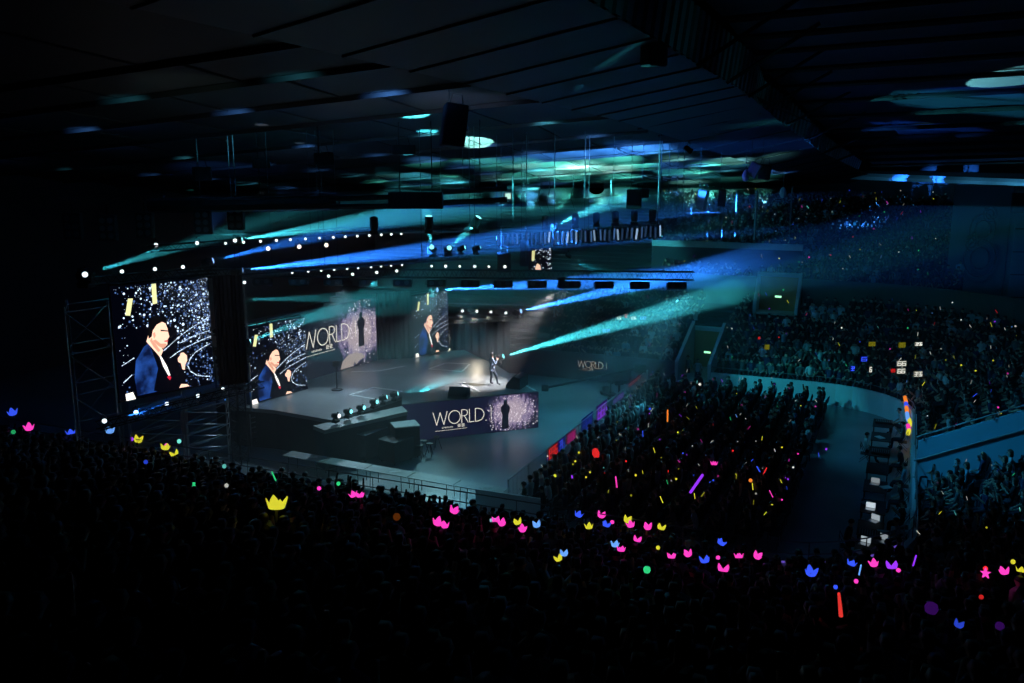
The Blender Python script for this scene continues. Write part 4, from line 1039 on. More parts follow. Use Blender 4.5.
for i, (px, py, y, r_) in enumerate(cab):
    p = aty(px, py, y); drop(p, zroof(p), 'thin rigging line hanging straight down from the roof over the trusses', r_*.55, M_wire, group='rigging lines over the trusses')
for i, (px, py) in enumerate(((573, 190), (611, 196), (549, 196), (540, 192))):
    p = aty(px, py, 47); bm = nb(); tube(bm, [p+Vector((0, 0, .8)), p+Vector((.02, 0, .2)), p+Vector((-.12, 0, -.4)), p+Vector((.1, 0, -1.0))], .02, 5); tag(obj('slack_cable', bm, M_wire), 'slack pale cable dangling over the packed truss, %s from the duct end' % ordn((2, 3, 1, 0)[i]), 'cable')

# ================================================================== things on and round the stage
def wedge(p, rz, label, k=1.):
    t = thing('stage_monitor', label, 'stage monitor', p, rz); t.scale = (k, k, k)
    bm = nb(); prof = [(-.28, 0), (.28, 0), (.28, .12), (-.02, .46), (-.28, .40)]
    A = [bm.verts.new((-.42, y, z)) for y, z in prof]; B = [bm.verts.new((.42, y, z)) for y, z in prof]
    for i in range(5): bm.faces.new((A[i], A[(i+1) % 5], B[(i+1) % 5], B[i]))
    bm.faces.new(A[::-1]); bm.faces.new(B); bmesh.ops.recalc_face_normals(bm, faces=bm.faces); obj('cabinet', bm, M_box, t)
    bm = nb(); quad(bm, (-.38, .27, .15), (.38, .27, .15), (.38, .0, .455), (-.38, .0, .455)); bmesh.ops.translate(bm, verts=bm.verts, vec=(0, .012, .012)); obj('grille', bm, mat('speaker_grille', (.03, .03, .034), .8), t)
wedge(atz(459, 397.5, 2.0), 2.9, 'black wedge monitor at the front edge of the thrust above the lettering', 1.2)
wedge(atz(517, 386.5, 2.0), 1.2, 'black wedge monitor on the side edge of the thrust beside the performer', 1.45)
# steps and cases at the crook of the stage
for i, (px, py, w, d_, h, rz) in enumerate(((366, 431, 1.6, 1.3, 1.35, .99), (384, 421, 2.1, 1.1, 1.45, .99), (405, 426, 1.2, 1.0, 1.6, .36), (396, 440, 1.3, 1.1, 1.1, .9))):
    p = atz(px, py, 0.); p = atz(px, py-2, h); p.z = 0
    t = thing('flight_case', ('grey-topped case in the dark crook below the stage ledge, outermost', 'long grey-topped case in the crook below the stage ledge', 'tall dark case against the end of the front fascia', 'lower dark case standing forward of the long one')[i], 'case', p, rz)
    bm = nb(); box(bm, (0, 0, h/2+.04), (w, d_, h-.12), bev=.03); obj('body', bm, M_box, t)
    bm = nb(); box(bm, (0, 0, h-.01), (w*1.01, d_*1.01, .05), bev=.01); obj('lid', bm, mat('case_lid_grey', (.26, .3, .31), .5) if i < 3 else M_box, t)
    for sx in (-1, 1):
        for sy in (-1, 1):
            bm = nb(); lathe(bm, [(.045, -.03), (.045, .03)], 10, axis='X', c=(sx*(w/2-.12), sy*(d_/2-.12), .045)); obj('caster', bm, M_black, t)
def stool(p, rz, label):
    t = thing('folding_stool', label, 'stool', p, rz)
    bm = nb(); lathe(bm, [(.02, .58), (.17, .6), (.18, .64), (.02, .65)], 12); obj('seat', bm, M_black, t)
    for k in range(3):
        a = 2*PI*k/3; bm = nb(); tube(bm, [(.05*math.cos(a), .05*math.sin(a), .6), (.24*math.cos(a), .24*math.sin(a), 0)], .02, 5); obj('leg', bm, M_black, t)
for i, (px, py) in enumerate(((424, 453), (430, 456), (437, 449), (420, 458))): stool(atz(px, py, 0), i, ('black stool by the flight cases, second from the stage', 'black stool by the flight cases, standing furthest forward', 'black stool closest under the WORLD lettering', 'black stool tucked tight against the dark cases')[i])
# camera trolley on the floor
def trolley(p, rz, label, k=1.):
    t = thing('camera_trolley', label, 'camera trolley', p, rz); t.scale = (k,)*3
    bm = nb(); box(bm, (0, 0, .22), (1.5, .7, .1), bev=.02); obj('platform', bm, M_black, t)
    for x in (-.6, .6):
        for y in (-.3, .3): bm = nb(); lathe(bm, [(.13, -.04), (.13, .04)], 12, axis='Y', c=(x, y, .13)); obj('wheel', bm, M_black, t)
    bm = nb(); lathe(bm, [(.1, .27), (.07, .5), (.06, 1.0)], 10, c=(-.2, 0, 0)); obj('column', bm, M_black, t)
    bm = nb(); box(bm, (-.2, 0, 1.12), (.5, .2, .24), bev=.03); lathe(bm, [(.07, .05), (.08, .3)], 10, axis='X', c=(-.0, 0, 1.12)); obj('camera', bm, M_black, t)
    bm = nb(); box(bm, (.5, 0, .45), (.35, .45, .35), bev=.03); obj('case', bm, M_box, t)
trolley(atz(622, 402, 0), .4, 'low black camera trolley on the open floor behind the barrier', 1.05)
trolley(atz(609, 396, 0), 2.0, 'smaller black camera trolley behind the other one on the open floor', .8)
bm = nb(); a, b = atz(604, 384, 1.6), atz(668, 366, 1.4)
t = thing('camera_crane', 'dark camera crane arm lying low before the far WORLD banner', 'camera crane')
bm = nb(); tube(bm, [atz(545, 388, .9), atz(640, 368, 1.7)], .07, 6); obj('arm', bm, M_black, t); bm = nb(); q = atz(640, 368, 1.7); box(bm, q, (.7, .4, .5), bev=.04); obj('counterweight', bm, M_black, t)
bm = nb(); tube(bm, [q-Vector((.6, .2, 0)), Vector((q.x-.6, q.y-.2, 0))], .06, 6); obj('post', bm, M_black, t)
bm = nb(); q = atz(545, 388, .9); box(bm, q, (.4, .3, .35), bev=.04); obj('camera', bm, M_black, t)
# WORLD banner along the low wall behind the stage
def banner(pa, pb, z0, z1, label, m, tx, ty, h, tw, dim=True, name='fabric_banner', **kw):
    f = Face(pa, pb, z0, z1)
    t = art_panel(f, label, m, (tx, ty), dim=dim, name=name, tw=tw, h=h, small=kw.get('small', True), thick=.03); t['category'] = 'banner'; return t
mb = mat('banner_cloth_violet', (.10, .075, .10), .8, var=.3)
fb0, fb1 = W(U1-.12, -25.5), W(U1-.12, -13.4)
banner(fb0, fb1, .15, 1.7, 'dull violet WORLD banner on the low wall beyond the open floor', mb, .565, .48, .27, .04)
bu = DUP-.45
banner(W(U1+bu, -1.6), W(U1+bu, 7.0) if False else W(U1+bu, -.2), 4.2, 6.0, 'dim navy WORLD banner on the upper tier front near the corner', mat('banner_cloth_navy', (.02, .05, .08), .8), .1, .3, .2, .04, small=False)
# lettering on the corner banner, seen faintly at the right
q0, q1 = off(far_a[4], DUP-.45, 0), off(far_a[6], DUP-.45, 0)
banner(q1 if q1.x < q0.x else q0, q0 if q1.x < q0.x else q1, 4.3, 5.9, 'dim navy WORLD banner round the corner of the upper tier front', mat('banner_cloth_navy', (.02, .05, .08), .8), .25, .35, .4, .05, small=False)

# ------------------------------------------------------------------ performer
def performer():
    base = atz(492, 385, 2.0)+Vector((0, 0, .012)); t = None
    J = {'pelvis': ((0, 0, .93), (.135, .10)), 'waist': ((0, -.01, 1.1), (.125, .09)), 'chest': ((0, 0, 1.32), (.155, .11)), 'collar': ((0, 0, 1.45), (.10, .07)),
         'neck': ((0, .01, 1.52), .052), 'head': ((0, .03, 1.635), (.078, .092)), 'crown': ((0, .02, 1.72), (.058, .066)), 'nose': (0, 1, 0)}
    E = [('pelvis', 'waist', 1), ('waist', 'chest', 1), ('chest', 'collar', 1), ('collar', 'neck', 0), ('neck', 'head', 0), ('head', 'crown', 0)]
    L = {'l': ((-.10, 0, .88), (-.13, .02, .49), (-.14, -.04, .09), (-.16, .12, .04)), 'r': ((.10, .02, .88), (.15, .20, .50), (.19, .26, .09), (.23, .42, .04))}
    A = {'l': ((-.20, 0, 1.42), (-.27, -.02, 1.14), (-.24, .16, .98), (-.22, .24, .95)), 'r': ((.20, 0, 1.42), (.26, .08, 1.16), (.13, .26, 1.36), (.09, .28, 1.44))}
    for n in 'lr':
        a, b, c, d = L[n]; J['hip'+n] = (a, .095); J['knee'+n] = (b, .068); J['ank'+n] = (c, .05); J['toe'+n] = (d, .04)
        E += [('pelvis', 'hip'+n, 2), ('hip'+n, 'knee'+n, 2), ('knee'+n, 'ank'+n, 2), ('ank'+n, 'toe'+n, 3)]
        a, b, c, d = A[n]; J['sh'+n] = (a, .07); J['el'+n] = (b, .05); J['wr'+n] = (c, .036); J['ha'+n] = (d, (.038, .024))
        E += [('collar', 'sh'+n, 1), ('sh'+n, 'el'+n, 1), ('el'+n, 'wr'+n, 1), ('wr'+n, 'ha'+n, 0)]
    me = body_mesh('performer_body', J, E, 2, [(A['l'][2], A['l'][3], 1), (A['r'][2], A['r'][3], -1)])
    o = bpy.data.objects.new('person', me); C.objects.link(o); o.location = base; o.rotation_euler = (0, 0, -1.9+PI/2-.9)
    suit = mat('suit_blue_grey', (.16, .2, .3), .7, bump=.1, scale=30)
    for m_ in (SKIN, suit, mat('suit_trousers', (.05, .06, .09), .8), SHM): me.materials.append(m_)
    h = bpy.data.objects.new('hair', hair_mesh('performer_hair', (0, .02, 1.665), 0)); h.data.materials.append(M_hair[0]); C.objects.link(h); h.parent = o
    # open jacket skirts and pale shirt front
    bm = nb()
    n = 14; top = []; bot = []
    for k in range(n+1):
        a = PI/2+.42+(2*PI-.84)*k/n; top.append(bm.verts.new((.145*math.cos(a), .105*math.sin(a), 1.12))); bot.append(bm.verts.new((.195*math.cos(a), .145*math.sin(a)+.0, .78)))
    for k in range(n): bm.faces.new((top[k], top[k+1], bot[k+1], bot[k]))
    bmesh.ops.solidify(bm, geom=bm.faces[:], thickness=.012); obj('jacket_skirt', bm, suit, o, True)
    bm = nb(); A_ = [(-.055, .108, 1.02), (.055, .108, 1.02), (.07, .125, 1.3), (.035, .085, 1.47), (-.035, .085, 1.47), (-.07, .125, 1.3)]
    bm.faces.new([bm.verts.new(q) for q in A_]); bmesh.ops.solidify(bm, geom=bm.faces[:], thickness=.012); obj('shirt_front', bm, TOPM['white'], o)
    tag(o, 'performer in a blue-grey suit standing on the thrust, holding a microphone', 'person')
    M = Matrix.Translation(base) @ Matrix.Rotation(o.rotation_euler[2], 4, 'Z')
    t = thing('microphone', 'small black microphone held up by the performer', 'microphone', M @ Vector((.075, .285, 1.475)), o.rotation_euler[2]); t.rotation_euler = (.5, -.1, o.rotation_euler[2])
    bm = nb(); lathe(bm, [(.011, -.12), (.014, .02), (.012, .05)], 8); obj('handle', bm, M_black, t); bm = nb(); lathe(bm, [(.014, .05), (.026, .07), (.022, .1), (.004, .11)], 10); obj('head', bm, M_steel, t)
    return base
PB = performer()

# standing people near the far tunnel and staff
ST = {'pelvis': ((0, 0, .92), (.14, .11)), 'waist': ((0, 0, 1.08), (.125, .09)), 'chest': ((0, 0, 1.3), (.155, .11)), 'collar': ((0, 0, 1.43), (.10, .075)), 'neck': ((0, .0, 1.5), .052), 'head': ((0, .02, 1.62), (.08, .095)), 'crown': ((0, .015, 1.71), (.058, .068)), 'nose': (0, 1, 0)}
SE = [('pelvis', 'waist', 1), ('waist', 'chest', 1), ('chest', 'collar', 1), ('collar', 'neck', 0), ('neck', 'head', 0), ('head', 'crown', 0)]
for s, n in ((-1, 'l'), (1, 'r')):
    for nm_, p_, r_ in (('hip', (s*.1, 0, .87), .09), ('knee', (s*.12, .02, .49), .066), ('ank', (s*.12, -.02, .09), .045), ('toe', (s*.14, .13, .04), .036), ('sh', (s*.19, 0, 1.4), .06), ('el', (s*.26, -.02, 1.14), .044), ('wr', (s*.22, .14, .98), .03), ('ha', (s*.18, .2, .96), (.038, .022))): ST[nm_+n] = (p_, r_)
    SE += [('pelvis', 'hip'+n, 2), ('hip'+n, 'knee'+n, 2), ('knee'+n, 'ank'+n, 2), ('ank'+n, 'toe'+n, 3), ('collar', 'sh'+n, 1), ('sh'+n, 'el'+n, 1), ('el'+n, 'wr'+n, 0), ('wr'+n, 'ha'+n, 0)]
BODY['stand'] = body_mesh('standing_body', ST, SE, 1, [(ST['wrl'][0], ST['hal'][0], 1), (ST['wrr'][0], ST['har'][0], -1)])
for _ in range(4): BODY['stand'].materials.append(None)
for lg in (0, 1):
    h = hair_mesh('hair_stand%d' % lg, (0, .015, 1.65), lg); h.materials.append(M_hair[lg]); HAIR['stand', lg] = h
def person(loc, rz, top, label, pose='stand', lg=0, grp=None):
    o = spectator(loc, rz, pose, top, lg, label, grp); o.name = 'person'; return o
for i, (px, py, top, rz, lb) in enumerate(((667, 378, 'white', 2.5, 'person in a white shirt standing beside the end of the barrier'), (642, 371, 'pale blue', 1.0, 'person in a pale shirt standing before the far WORLD banner'), (651, 373, 'grey', 2.8, 'person in grey standing beside the pale-shirted one at the banner'), (697, 386, 'white', 3.0, 'person in a white top standing at the foot of the tunnel'), (687, 382, 'pale blue', 3.4, 'person in pale blue standing at the foot of the tunnel'), (678, 374, 'black', 2.2, 'person in black standing near the tunnel wall'), (659, 372, 'dark green', 2.4, 'person in dark green standing by the banner end'))):
    person(atz(px, py, 0), rz, top, lb)

# ------------------------------------------------------------------ barrier beside the floor seats
VB = -14.05
bar = None
for i in range(10):
    u0 = 31.8+i*2.15
    t = thing('crowd_barrier', 'steel crowd barrier section, %s from the camera end of the line' % ordn(i), 'barrier', W(u0, VB), ROT_U, 'crowd barriers along the floor seats')
    bm = nb(); tube(bm, [(0, 0, .12), (0, 0, 1.12), (2.1, 0, 1.12), (2.1, 0, .12), (0, 0, .12)], .03, 6); obj('frame', bm, M_steel, t)
    bm = nb()
    for k in range(1, 15): tube(bm, [(k*.14, 0, .12), (k*.14, 0, 1.12)], .011, 4)
    obj('bars', bm, M_steel, t)
    for x in (.25, 1.85): bm = nb(); box(bm, (x, 0, .06), (.05, .6, .05), bev=.01); obj('foot', bm, M_steel, t)
def led_sign(p, rz, w, h, col, label, glyphs=3, seed=0, s=1.1, tilt=0):
    t = thing('led_sign', label, 'sign', p, rz); t.rotation_euler = (0, tilt, rz)
    bm = nb(); box(bm, (0, 0, 0), (w, .05, h), bev=.01); obj('board', bm, emit('sign_back_'+col.replace(' ', '_'), tuple(c*c*.12 for c in COL[col]), 1), t)
    rg = random.Random(seed); f = Face((-w/2*.92, 0), (w/2*.92, 0), -h/2*.85, h/2*.85); f.off = .03
    class A:
        n = f.n
        def __call__(s_, a, b): return f(a, b)
    bm = nb(); ls = []
    for g in range(glyphs):
        x0, x1 = (g+.12)/glyphs, (g+.88)/glyphs
        ls += [[(x0, .9), (x1, .9)], [(x0, .5), (x1, .5)], [(x0, .1), (x1, .1)], [(x0, .1), (x0, .9)] if rg.random() < .6 else [((x0+x1)/2, .1), ((x0+x1)/2, .9)], [(x1, .5), (x1, .1 if rg.random() < .5 else .9)]]
    strokes(bm, A(), ls, h*.1); obj('glowing_letters', bm, emit('sign_glow_%s_%.1f' % (col, s), COL[col], s), t)
    return t
led_sign(W(37.1, VB-.1, .72), ROT_U, 1.15, .62, 'red', 'red letters glowing on a banner tied to the barrier', 3, 1, .9)
led_sign(W(38.25, VB-.1, .72), ROT_U, .8, .62, 'blue', 'blue glowing sign joined to the red lettered one on the barrier', 2, 2, .9)
led_sign(W(39.6, VB-.1, .72), ROT_U, 1.2, .5, 'pink', 'thin pink glowing sign between the red and the pale blue ones', 4, 5, .5)
led_sign(W(42.0, VB-.1, .75), ROT_U, 1.7, .8, 'blue', 'blue glowing sign in the middle of the barrier', 3, 3, .45)
led_sign(W(44.4, VB-.1, .78), ROT_U, 1.7, .85, 'purple', 'bright purple glowing sign on the barrier', 3, 4, 1.2)
led_sign(W(47.4, VB-.1, .75), ROT_U, 1.9, .3, 'purple', 'long thin purple sign beyond the bright purple one', 6, 6, .4)
led_sign(W(50.6, VB-.1, 1.0), ROT_U, 2.6, .18, 'red', 'thin red light strip on top of the farthest barriers', 8, 7, .4)

# ------------------------------------------------------------------ long table strip before the near stand
a, b = atz(287, 453, .76), atz(505, 491, .76); dd = (b-a).normalized(); L = (b-a).length; n_ = int(L/1.85)
mt = mat('table_top_grey', (.3, .36, .35), .5, var=.15)
for i in range(n_):
    p = a+dd*(i*L/n_+L/n_/2); rz = math.atan2(dd.y, dd.x)
    t = thing('folding_table', 'grey-topped table in the long row before the near stand, %s from the scaffold end' % ordn(i), 'table', (p.x, p.y, 0), rz, 'tables before the near stand')
    bm = nb(); box(bm, (0, 0, .745), (L/n_*.985, .75, .03), bev=.006); obj('tabletop', bm, mt, t)
    for sx in (-1, 1):
        for sy in (-1, 1): bm = nb(); tube(bm, [(sx*.78, sy*.3, .73), (sx*.8, sy*.32, 0)], .015, 5); obj('leg', bm, M_black, t)
    if i % 2 == 0:
        bm = nb(); box(bm, (0, 0, 0), (.5, .2, .006)); o = obj('paper_sheet', bm, mat('paper_white', (.6, .65, .62), .7)); o.location = Vector((p.x, p.y, .765))+dd*.3; o.rotation_euler = (0, 0, rz+.7)
        tag(o, 'pale paper strip lying on the %s table of the long row' % ordn(i), 'paper')
# white board at the end of the row
a, b = atz(476, 509, .1), atz(540, 519, .1)
bm = nb(); wall_line(bm, a, b, 0, .95, .08); tag(obj('barrier_board', bm, M_wallp), 'white board panel low behind the heads at the end of the table row', 'board')

# ------------------------------------------------------------------ near stand railings
bm = nb()
def railpath(sec, d, z): return [off(s, d, z) for s in sec]
t = thing('guard_rail', 'long steel guard rail curving round the front of the near stand', 'railing')
for z in (1.55, 1.95):
    bm = nb(); tube(bm, railpath(near_sec, .1, z), .025, 5); obj('rail', bm, M_wire, t)
for s in near_sec: bm = nb(); tube(bm, [off(s, .1, 1.1), off(s, .1, 1.95)], .02, 5); obj('post', bm, M_wire, t)
t = thing('guard_rail', 'steel guard rail on top of the blue-white wall of the far stand', 'railing')
bm = nb(); tube(bm, railpath(far_a, .1, 1.6), .025, 5); obj('rail', bm, M_wire, t)
for s in far_a: bm = nb(); tube(bm, [off(s, .1, 1.2), off(s, .1, 1.6)], .02, 5); obj('post', bm, M_wire, t)
t = thing('guard_rail', 'dim guard rail across the middle rows of the near stand', 'railing')
for z in (.95, .45):
    bm = nb(); tube(bm, [off(s, .2+.85*5, .55+.306*4+z) for s in near_sec[:20]], .022, 5); obj('rail', bm, M_wire, t)
for s in near_sec[:20]: bm = nb(); tube(bm, [off(s, .2+.85*5, .55+.306*4), off(s, .2+.85*5, .55+.306*4+.95)], .02, 5); obj('post', bm, M_wire, t)
# purple light string on the corner
bm = nb(); pl = [off(s, -.02, 1.2) for s in near_sec if uv(off(s, 0, 0))[1] > -3.2 and uv(off(s, 0, 0))[0] < U0+3.4]; tube(bm, pl, .035, 6)
tag(obj('light_string', bm, emit('string_violet', (.22, .12, .8), .5)), 'violet light string following the curved front corner of the near stand', 'light string')
# bright multi-colour strip on the far right wall
t = thing('light_strip', 'orange, yellow and pink lit strip hanging down by the right-hand wall corner', 'light strip')
seg = [((905, 397), (906, 402), 'orange'), ((906, 403), (906.5, 407), 'blue'), ((906.5, 407), (907, 412), 'orange'), ((907, 413), (908, 420), 'pale blue'), ((909, 419), (911, 425), 'yellow'), ((908, 425), (909, 430), 'pink'), ((909, 430), (908, 434), 'yellow')]
for (a, b, c) in seg:
    bm = nb(); tube(bm, [aty(a[0], a[1], 46.2-(a[1]-397)*.1), aty(b[0], b[1], 46.2-(b[1]-397)*.1)], .1, 6); obj('lit_segment', bm, emit('strip_'+c.replace(' ', '_'), COL[c], .9), t)

# ------------------------------------------------------------------ mixing desks on the aisle side
def laptop(p, rz, label, s=1.):
    t = thing('laptop', label, 'laptop', p, rz)
    bm = nb(); box(bm, (0, 0, .012), (.36, .25, .02), bev=.004); obj('keyboard_base', bm, M_steel, t)
    bm = nb(); box(bm, (0, .17, .13), (.36, .012, .24), Matrix.Identity(4), bev=.003); o = obj('lid', bm, M_steel, t)
    bm = nb(); box(bm, (0, .160, .13), (.33, .004, .21)); obj('lit_screen', bm, emit('laptop_screen_%.1f' % s, (.75, .9, 1), s), o)
desk_u = [31.2, 33.3, 35.6, 38.0, 40.4, 42.9, 45.4, 47.9]
desk_lb = ['nearest the stand corner', 'second from the stand corner', 'third from the stand corner', 'fourth from the stand corner', 'fifth from the stand corner', 'sixth from the stand corner', 'seventh from the stand corner', 'furthest from the stand corner']
for i, u in enumerate(desk_u):
    t = thing('control_desk', 'black control desk along the aisle, '+desk_lb[i], 'desk', W(u, -.35), ROT_U-PI/2, 'control desks along the aisle')
    bm = nb(); box(bm, (0, 0, .75), (.9, 1.5, .04), bev=.008); obj('desk_top', bm, M_box, t)
    for sx in (-1, 1):
        for sy in (-1, 1): bm = nb(); tube(bm, [(sx*.4, sy*.68, .74), (sx*.4, sy*.68, 0)], .02, 5); obj('leg', bm, M_black, t)
for i, (u, v, s) in enumerate(((31.7, -.5, .45), (32.2, .05, .3), (34.0, -.3, .4), (35.2, -.45, .7), (38.2, -.4, .25))):
    laptop(W(u, v, .771), -.35+ROT_U-PI/2+R.uniform(-.3, .3), 'open laptop with lit screen, %s along the control desks from the stand corner' % ordn(i), s)
for i, (u, v) in enumerate(((31.0, -.55), (33.1, .1), (35.9, -.6), (38.0, .05), (43.0, -.3), (45.2, -.4), (31.3, .1))):
    bm = nb(); box(bm, (0, 0, 0), (.42, .3, .03), bev=.004); o = obj('document', bm, mat('paper_white', (.6, .65, .62), .7)); o.location = W(u, v, .788); o.rotation_euler = (0, 0, R.uniform(0, 3))
    tag(o, 'white paper stack on the control desks, %s from the stand corner' % ordn(i), 'papers')
for i, (u, v, w) in enumerate(((32.6, -.35, 1.0), (42.7, -.3, 1.2), (48.0, -.3, 1.0))):
    t = thing('mixing_console', ('small mixing console between lit laptops', 'wide mixing console in the middle of the control desks', 'mixing console at the far end of the control desks')[i], 'mixing console', W(u, v, .775), ROT_U-PI/2)
    bm = nb(); box(bm, (0, 0, .05), (.8, w*.6, .1), bev=.02); obj('console_body', bm, M_black, t)
    bm = nb()
    for k in range(9):
        for j in range(5): box(bm, (-.34+k*.085, -.2+j*.1, .11), (.02, .04, .02))
    obj('faders', bm, mat('fader_grey', (.4, .4, .4), .5), t)
for i, (u, v, top, pose) in enumerate(((31.5, .75, 'white', 'lean'), (33.0, .6, 'pale blue', 'lean'), (34.9, .7, 'black', 'phone'), (37.2, .65, 'black', 'lean'), (39.6, .7, 'pale blue', 'rest'), (41.9, .6, 'black', 'lean'), (43.6, -.95, 'white', 'rest'), (46.2, .6, 'grey', 'phone'), (48.8, .5, 'white', 'lean'), (32.2, -1.1, 'black', 'lean'))):
    person(W(u, v, 0), FACE_V+R.uniform(-.3, .3)+(PI if v < -.9 else 0), top, 'crew member in %s top seated at the %s place along the control desks' % (top, ordn(i)), pose, 0)
    t = thing('folding_chair', 'black folding chair under the crew member at the %s place of the desks' % ordn(i), 'chair', W(u, v, 0), FACE_V+(PI if v < -.9 else 0))
    bm = nb(); box(bm, (0, -.02, .395), (.42, .4, .03), bev=.01); obj('seat', bm, M_black, t); bm = nb(); box(bm, (0, -.24, .75), (.42, .02, .25), bev=.008); obj('backrest', bm, M_black, t)
    for sx in (-1, 1):
        bm = nb(); tube(bm, [(sx*.2, -.25, .88), (sx*.2, .2, 0)], .012, 5); obj('leg', bm, M_black, t); bm = nb(); tube(bm, [(sx*.2, .16, .39), (sx*.2, -.25, 0)], .012, 5); obj('leg', bm, M_black, t)

# ================================================================== crowd
def choose_look(rg): return rg.choice(TOPW), (1 if rg.random() < .6 else 0)
POSEW = ['rest']*10+['phone']*3+['clap']*1+['arm_up']*1+['lean']*4+['both_up']*1
PT = {'rest': 'hands in lap', 'phone': 'hands held together in front', 'clap': 'hands held up in front', 'arm_up': 'one arm raised', 'lean': 'leaning forward', 'both_up': 'both arms raised'}
rg = random.Random(21)
indiv = []   # (p, rz, tier, r, k)
fl = sorted([c for c in floor_seats if vis(c[0])], key=lambda c: c[0].length)
rn = sorted([c for c in right_near+[c for c in crowd if c[2] == 'far_low' and uv(c[0])[1] > V1] if vis(c[0], 5)], key=lambda c: c[0].length)
def near_front(c):
    x, y, f = proj(c[0]+Vector((0, 0, 1.2))); return c[3] < 6 and 250 < x < 960
nf = [c for c in near_near if near_front(c)]
nf = sorted(nf, key=lambda c: c[0].length)
indiv_f = fl[:118]; indiv_r = rn[:62]; indiv_n = nf[:58]
sel = {id(c) for c in indiv_f+indiv_r+indiv_n}
used_holders = []
seen_label = {}
def spec_label(c, top, pose, lg):
    hair = 'long-haired' if lg else 'short-haired'
    where = {'floor': '%s seat row behind the barrier, %s from its camera end', 'near': '%s row of the near stand, %s along it'}[c[2]]
    return '%s spectator in %s, %s, %s' % (hair, top, PT[pose], where % (ordn(c[3]), ordn(c[4])))
placed = []
for grp, L_ in (('spectators on the floor seats', indiv_f), ('spectators in the stand beyond the control desks', indiv_r), ('spectators in the front rows of the near stand', indiv_n)):
    for c in L_:
        top, lg = choose_look(rg); pose = rg.choice(POSEW)
        if L_ is indiv_n: pose = rg.choice(['rest', 'rest', 'rest', 'arm_up', 'clap', 'lean'])
        if L_ is indiv_r:
            where = ('%s row above the control desks, %s along it' if c[2] == 'near' else '%s row beyond the blue wall, %s along it') % (ordn(c[3]), ordn(c[4])); lb = '%s spectator in %s, %s, %s' % ('long-haired' if lg else 'short-haired', top, PT[pose], where)
        else: lb = spec_label(c, top, pose, lg)
        w = lb.split()
        if len(w) > 16: lb = ' '.join(lb.replace('hands held together in front', 'hands joined').replace('hands held up in front', 'hands up').replace('one arm raised', 'arm raised').replace('-haired spectator', '-haired').split()[:16])
        o = spectator(c[0], c[1], pose, top, lg, lb, grp, rg.uniform(.94, 1.04)); placed.append((o, pose, top, lg))
# rest of the crowd: one object of low bodies
def low_arrays(k):
    me = LOW[k]; vs = np.array([v.co[:] for v in me.vertices]); fs = [tuple(p.vertices) for p in me.polygons]; mi = [p.material_index for p in me.polygons]
    # crude hair: copy of scalp faces is done by colour per face above the brow at the back
    cen = [np.mean(vs[list(f)], axis=0) for f in fs]
    mi = [4 if (m_ == 0 and (c[2] > 1.33 or (c[2] > 1.2 and c[1] < .01))) else m_ for m_, c in zip(mi, cen)]
    return vs, fs, mi
LA = {k: low_arrays(k) for k in POSES}
def crowd_mesh(name, items, label, seed):
    rg = random.Random(seed); V = []; Fc = []; MI = []; base = 0
    tops = list(TOPS); 
    for c in items:
        k = rg.choice(POSEW); vs, fs, mi = LA[k]; a = c[1]; ca, sa = math.cos(a), math.sin(a); s = rg.uniform(.93, 1.05)
        x = vs[:, 0]*ca-vs[:, 1]*sa; y = vs[:, 0]*sa+vs[:, 1]*ca
        V.append(np.stack([x*s+c[0].x, y*s+c[0].y, vs[:, 2]*s+c[0].z], 1)); Fc += [tuple(i+base for i in f) for f in fs]; base += len(vs)
        top = tops.index(rg.choice(TOPW)); MI += [3+top if m_ == 1 else {0: 0, 2: 1, 3: 1, 4: 2}[m_] for m_ in mi]
    me = bpy.data.meshes.new(name); me.from_pydata(np.concatenate(V).tolist(), [], Fc)
    for m_ in [SKIN, TRM, M_hair[0]]+[TOPM[t_] for t_ in tops]: me.materials.append(m_)
    me.polygons.foreach_set('material_index', MI); me.polygons.foreach_set('use_smooth', [True]*len(Fc)); me.update()
    o = bpy.data.objects.new(name, me); C.objects.link(o); return tag(o, label, 'crowd', kind='stuff')
rest = [c for c in fl+near_all+[c for c in crowd if vis(c[0])] if id(c) not in sel]
def in_tunnel(c):
    u_, v_ = uv(c[0]); return (u_ > U1-.5 and u_ < U1+5 and -12.9 < v_ < -9.8) or (U1+6 < u_ < U1+DUP+1 and -9.4 < v_ < -5.8 and c[0].z < 5.6)
rest = [c for c in rest if not in_tunnel(c)]
crowd_mesh('crowd', rest, 'dense seated audience filling the remaining rows of every stand', 8)
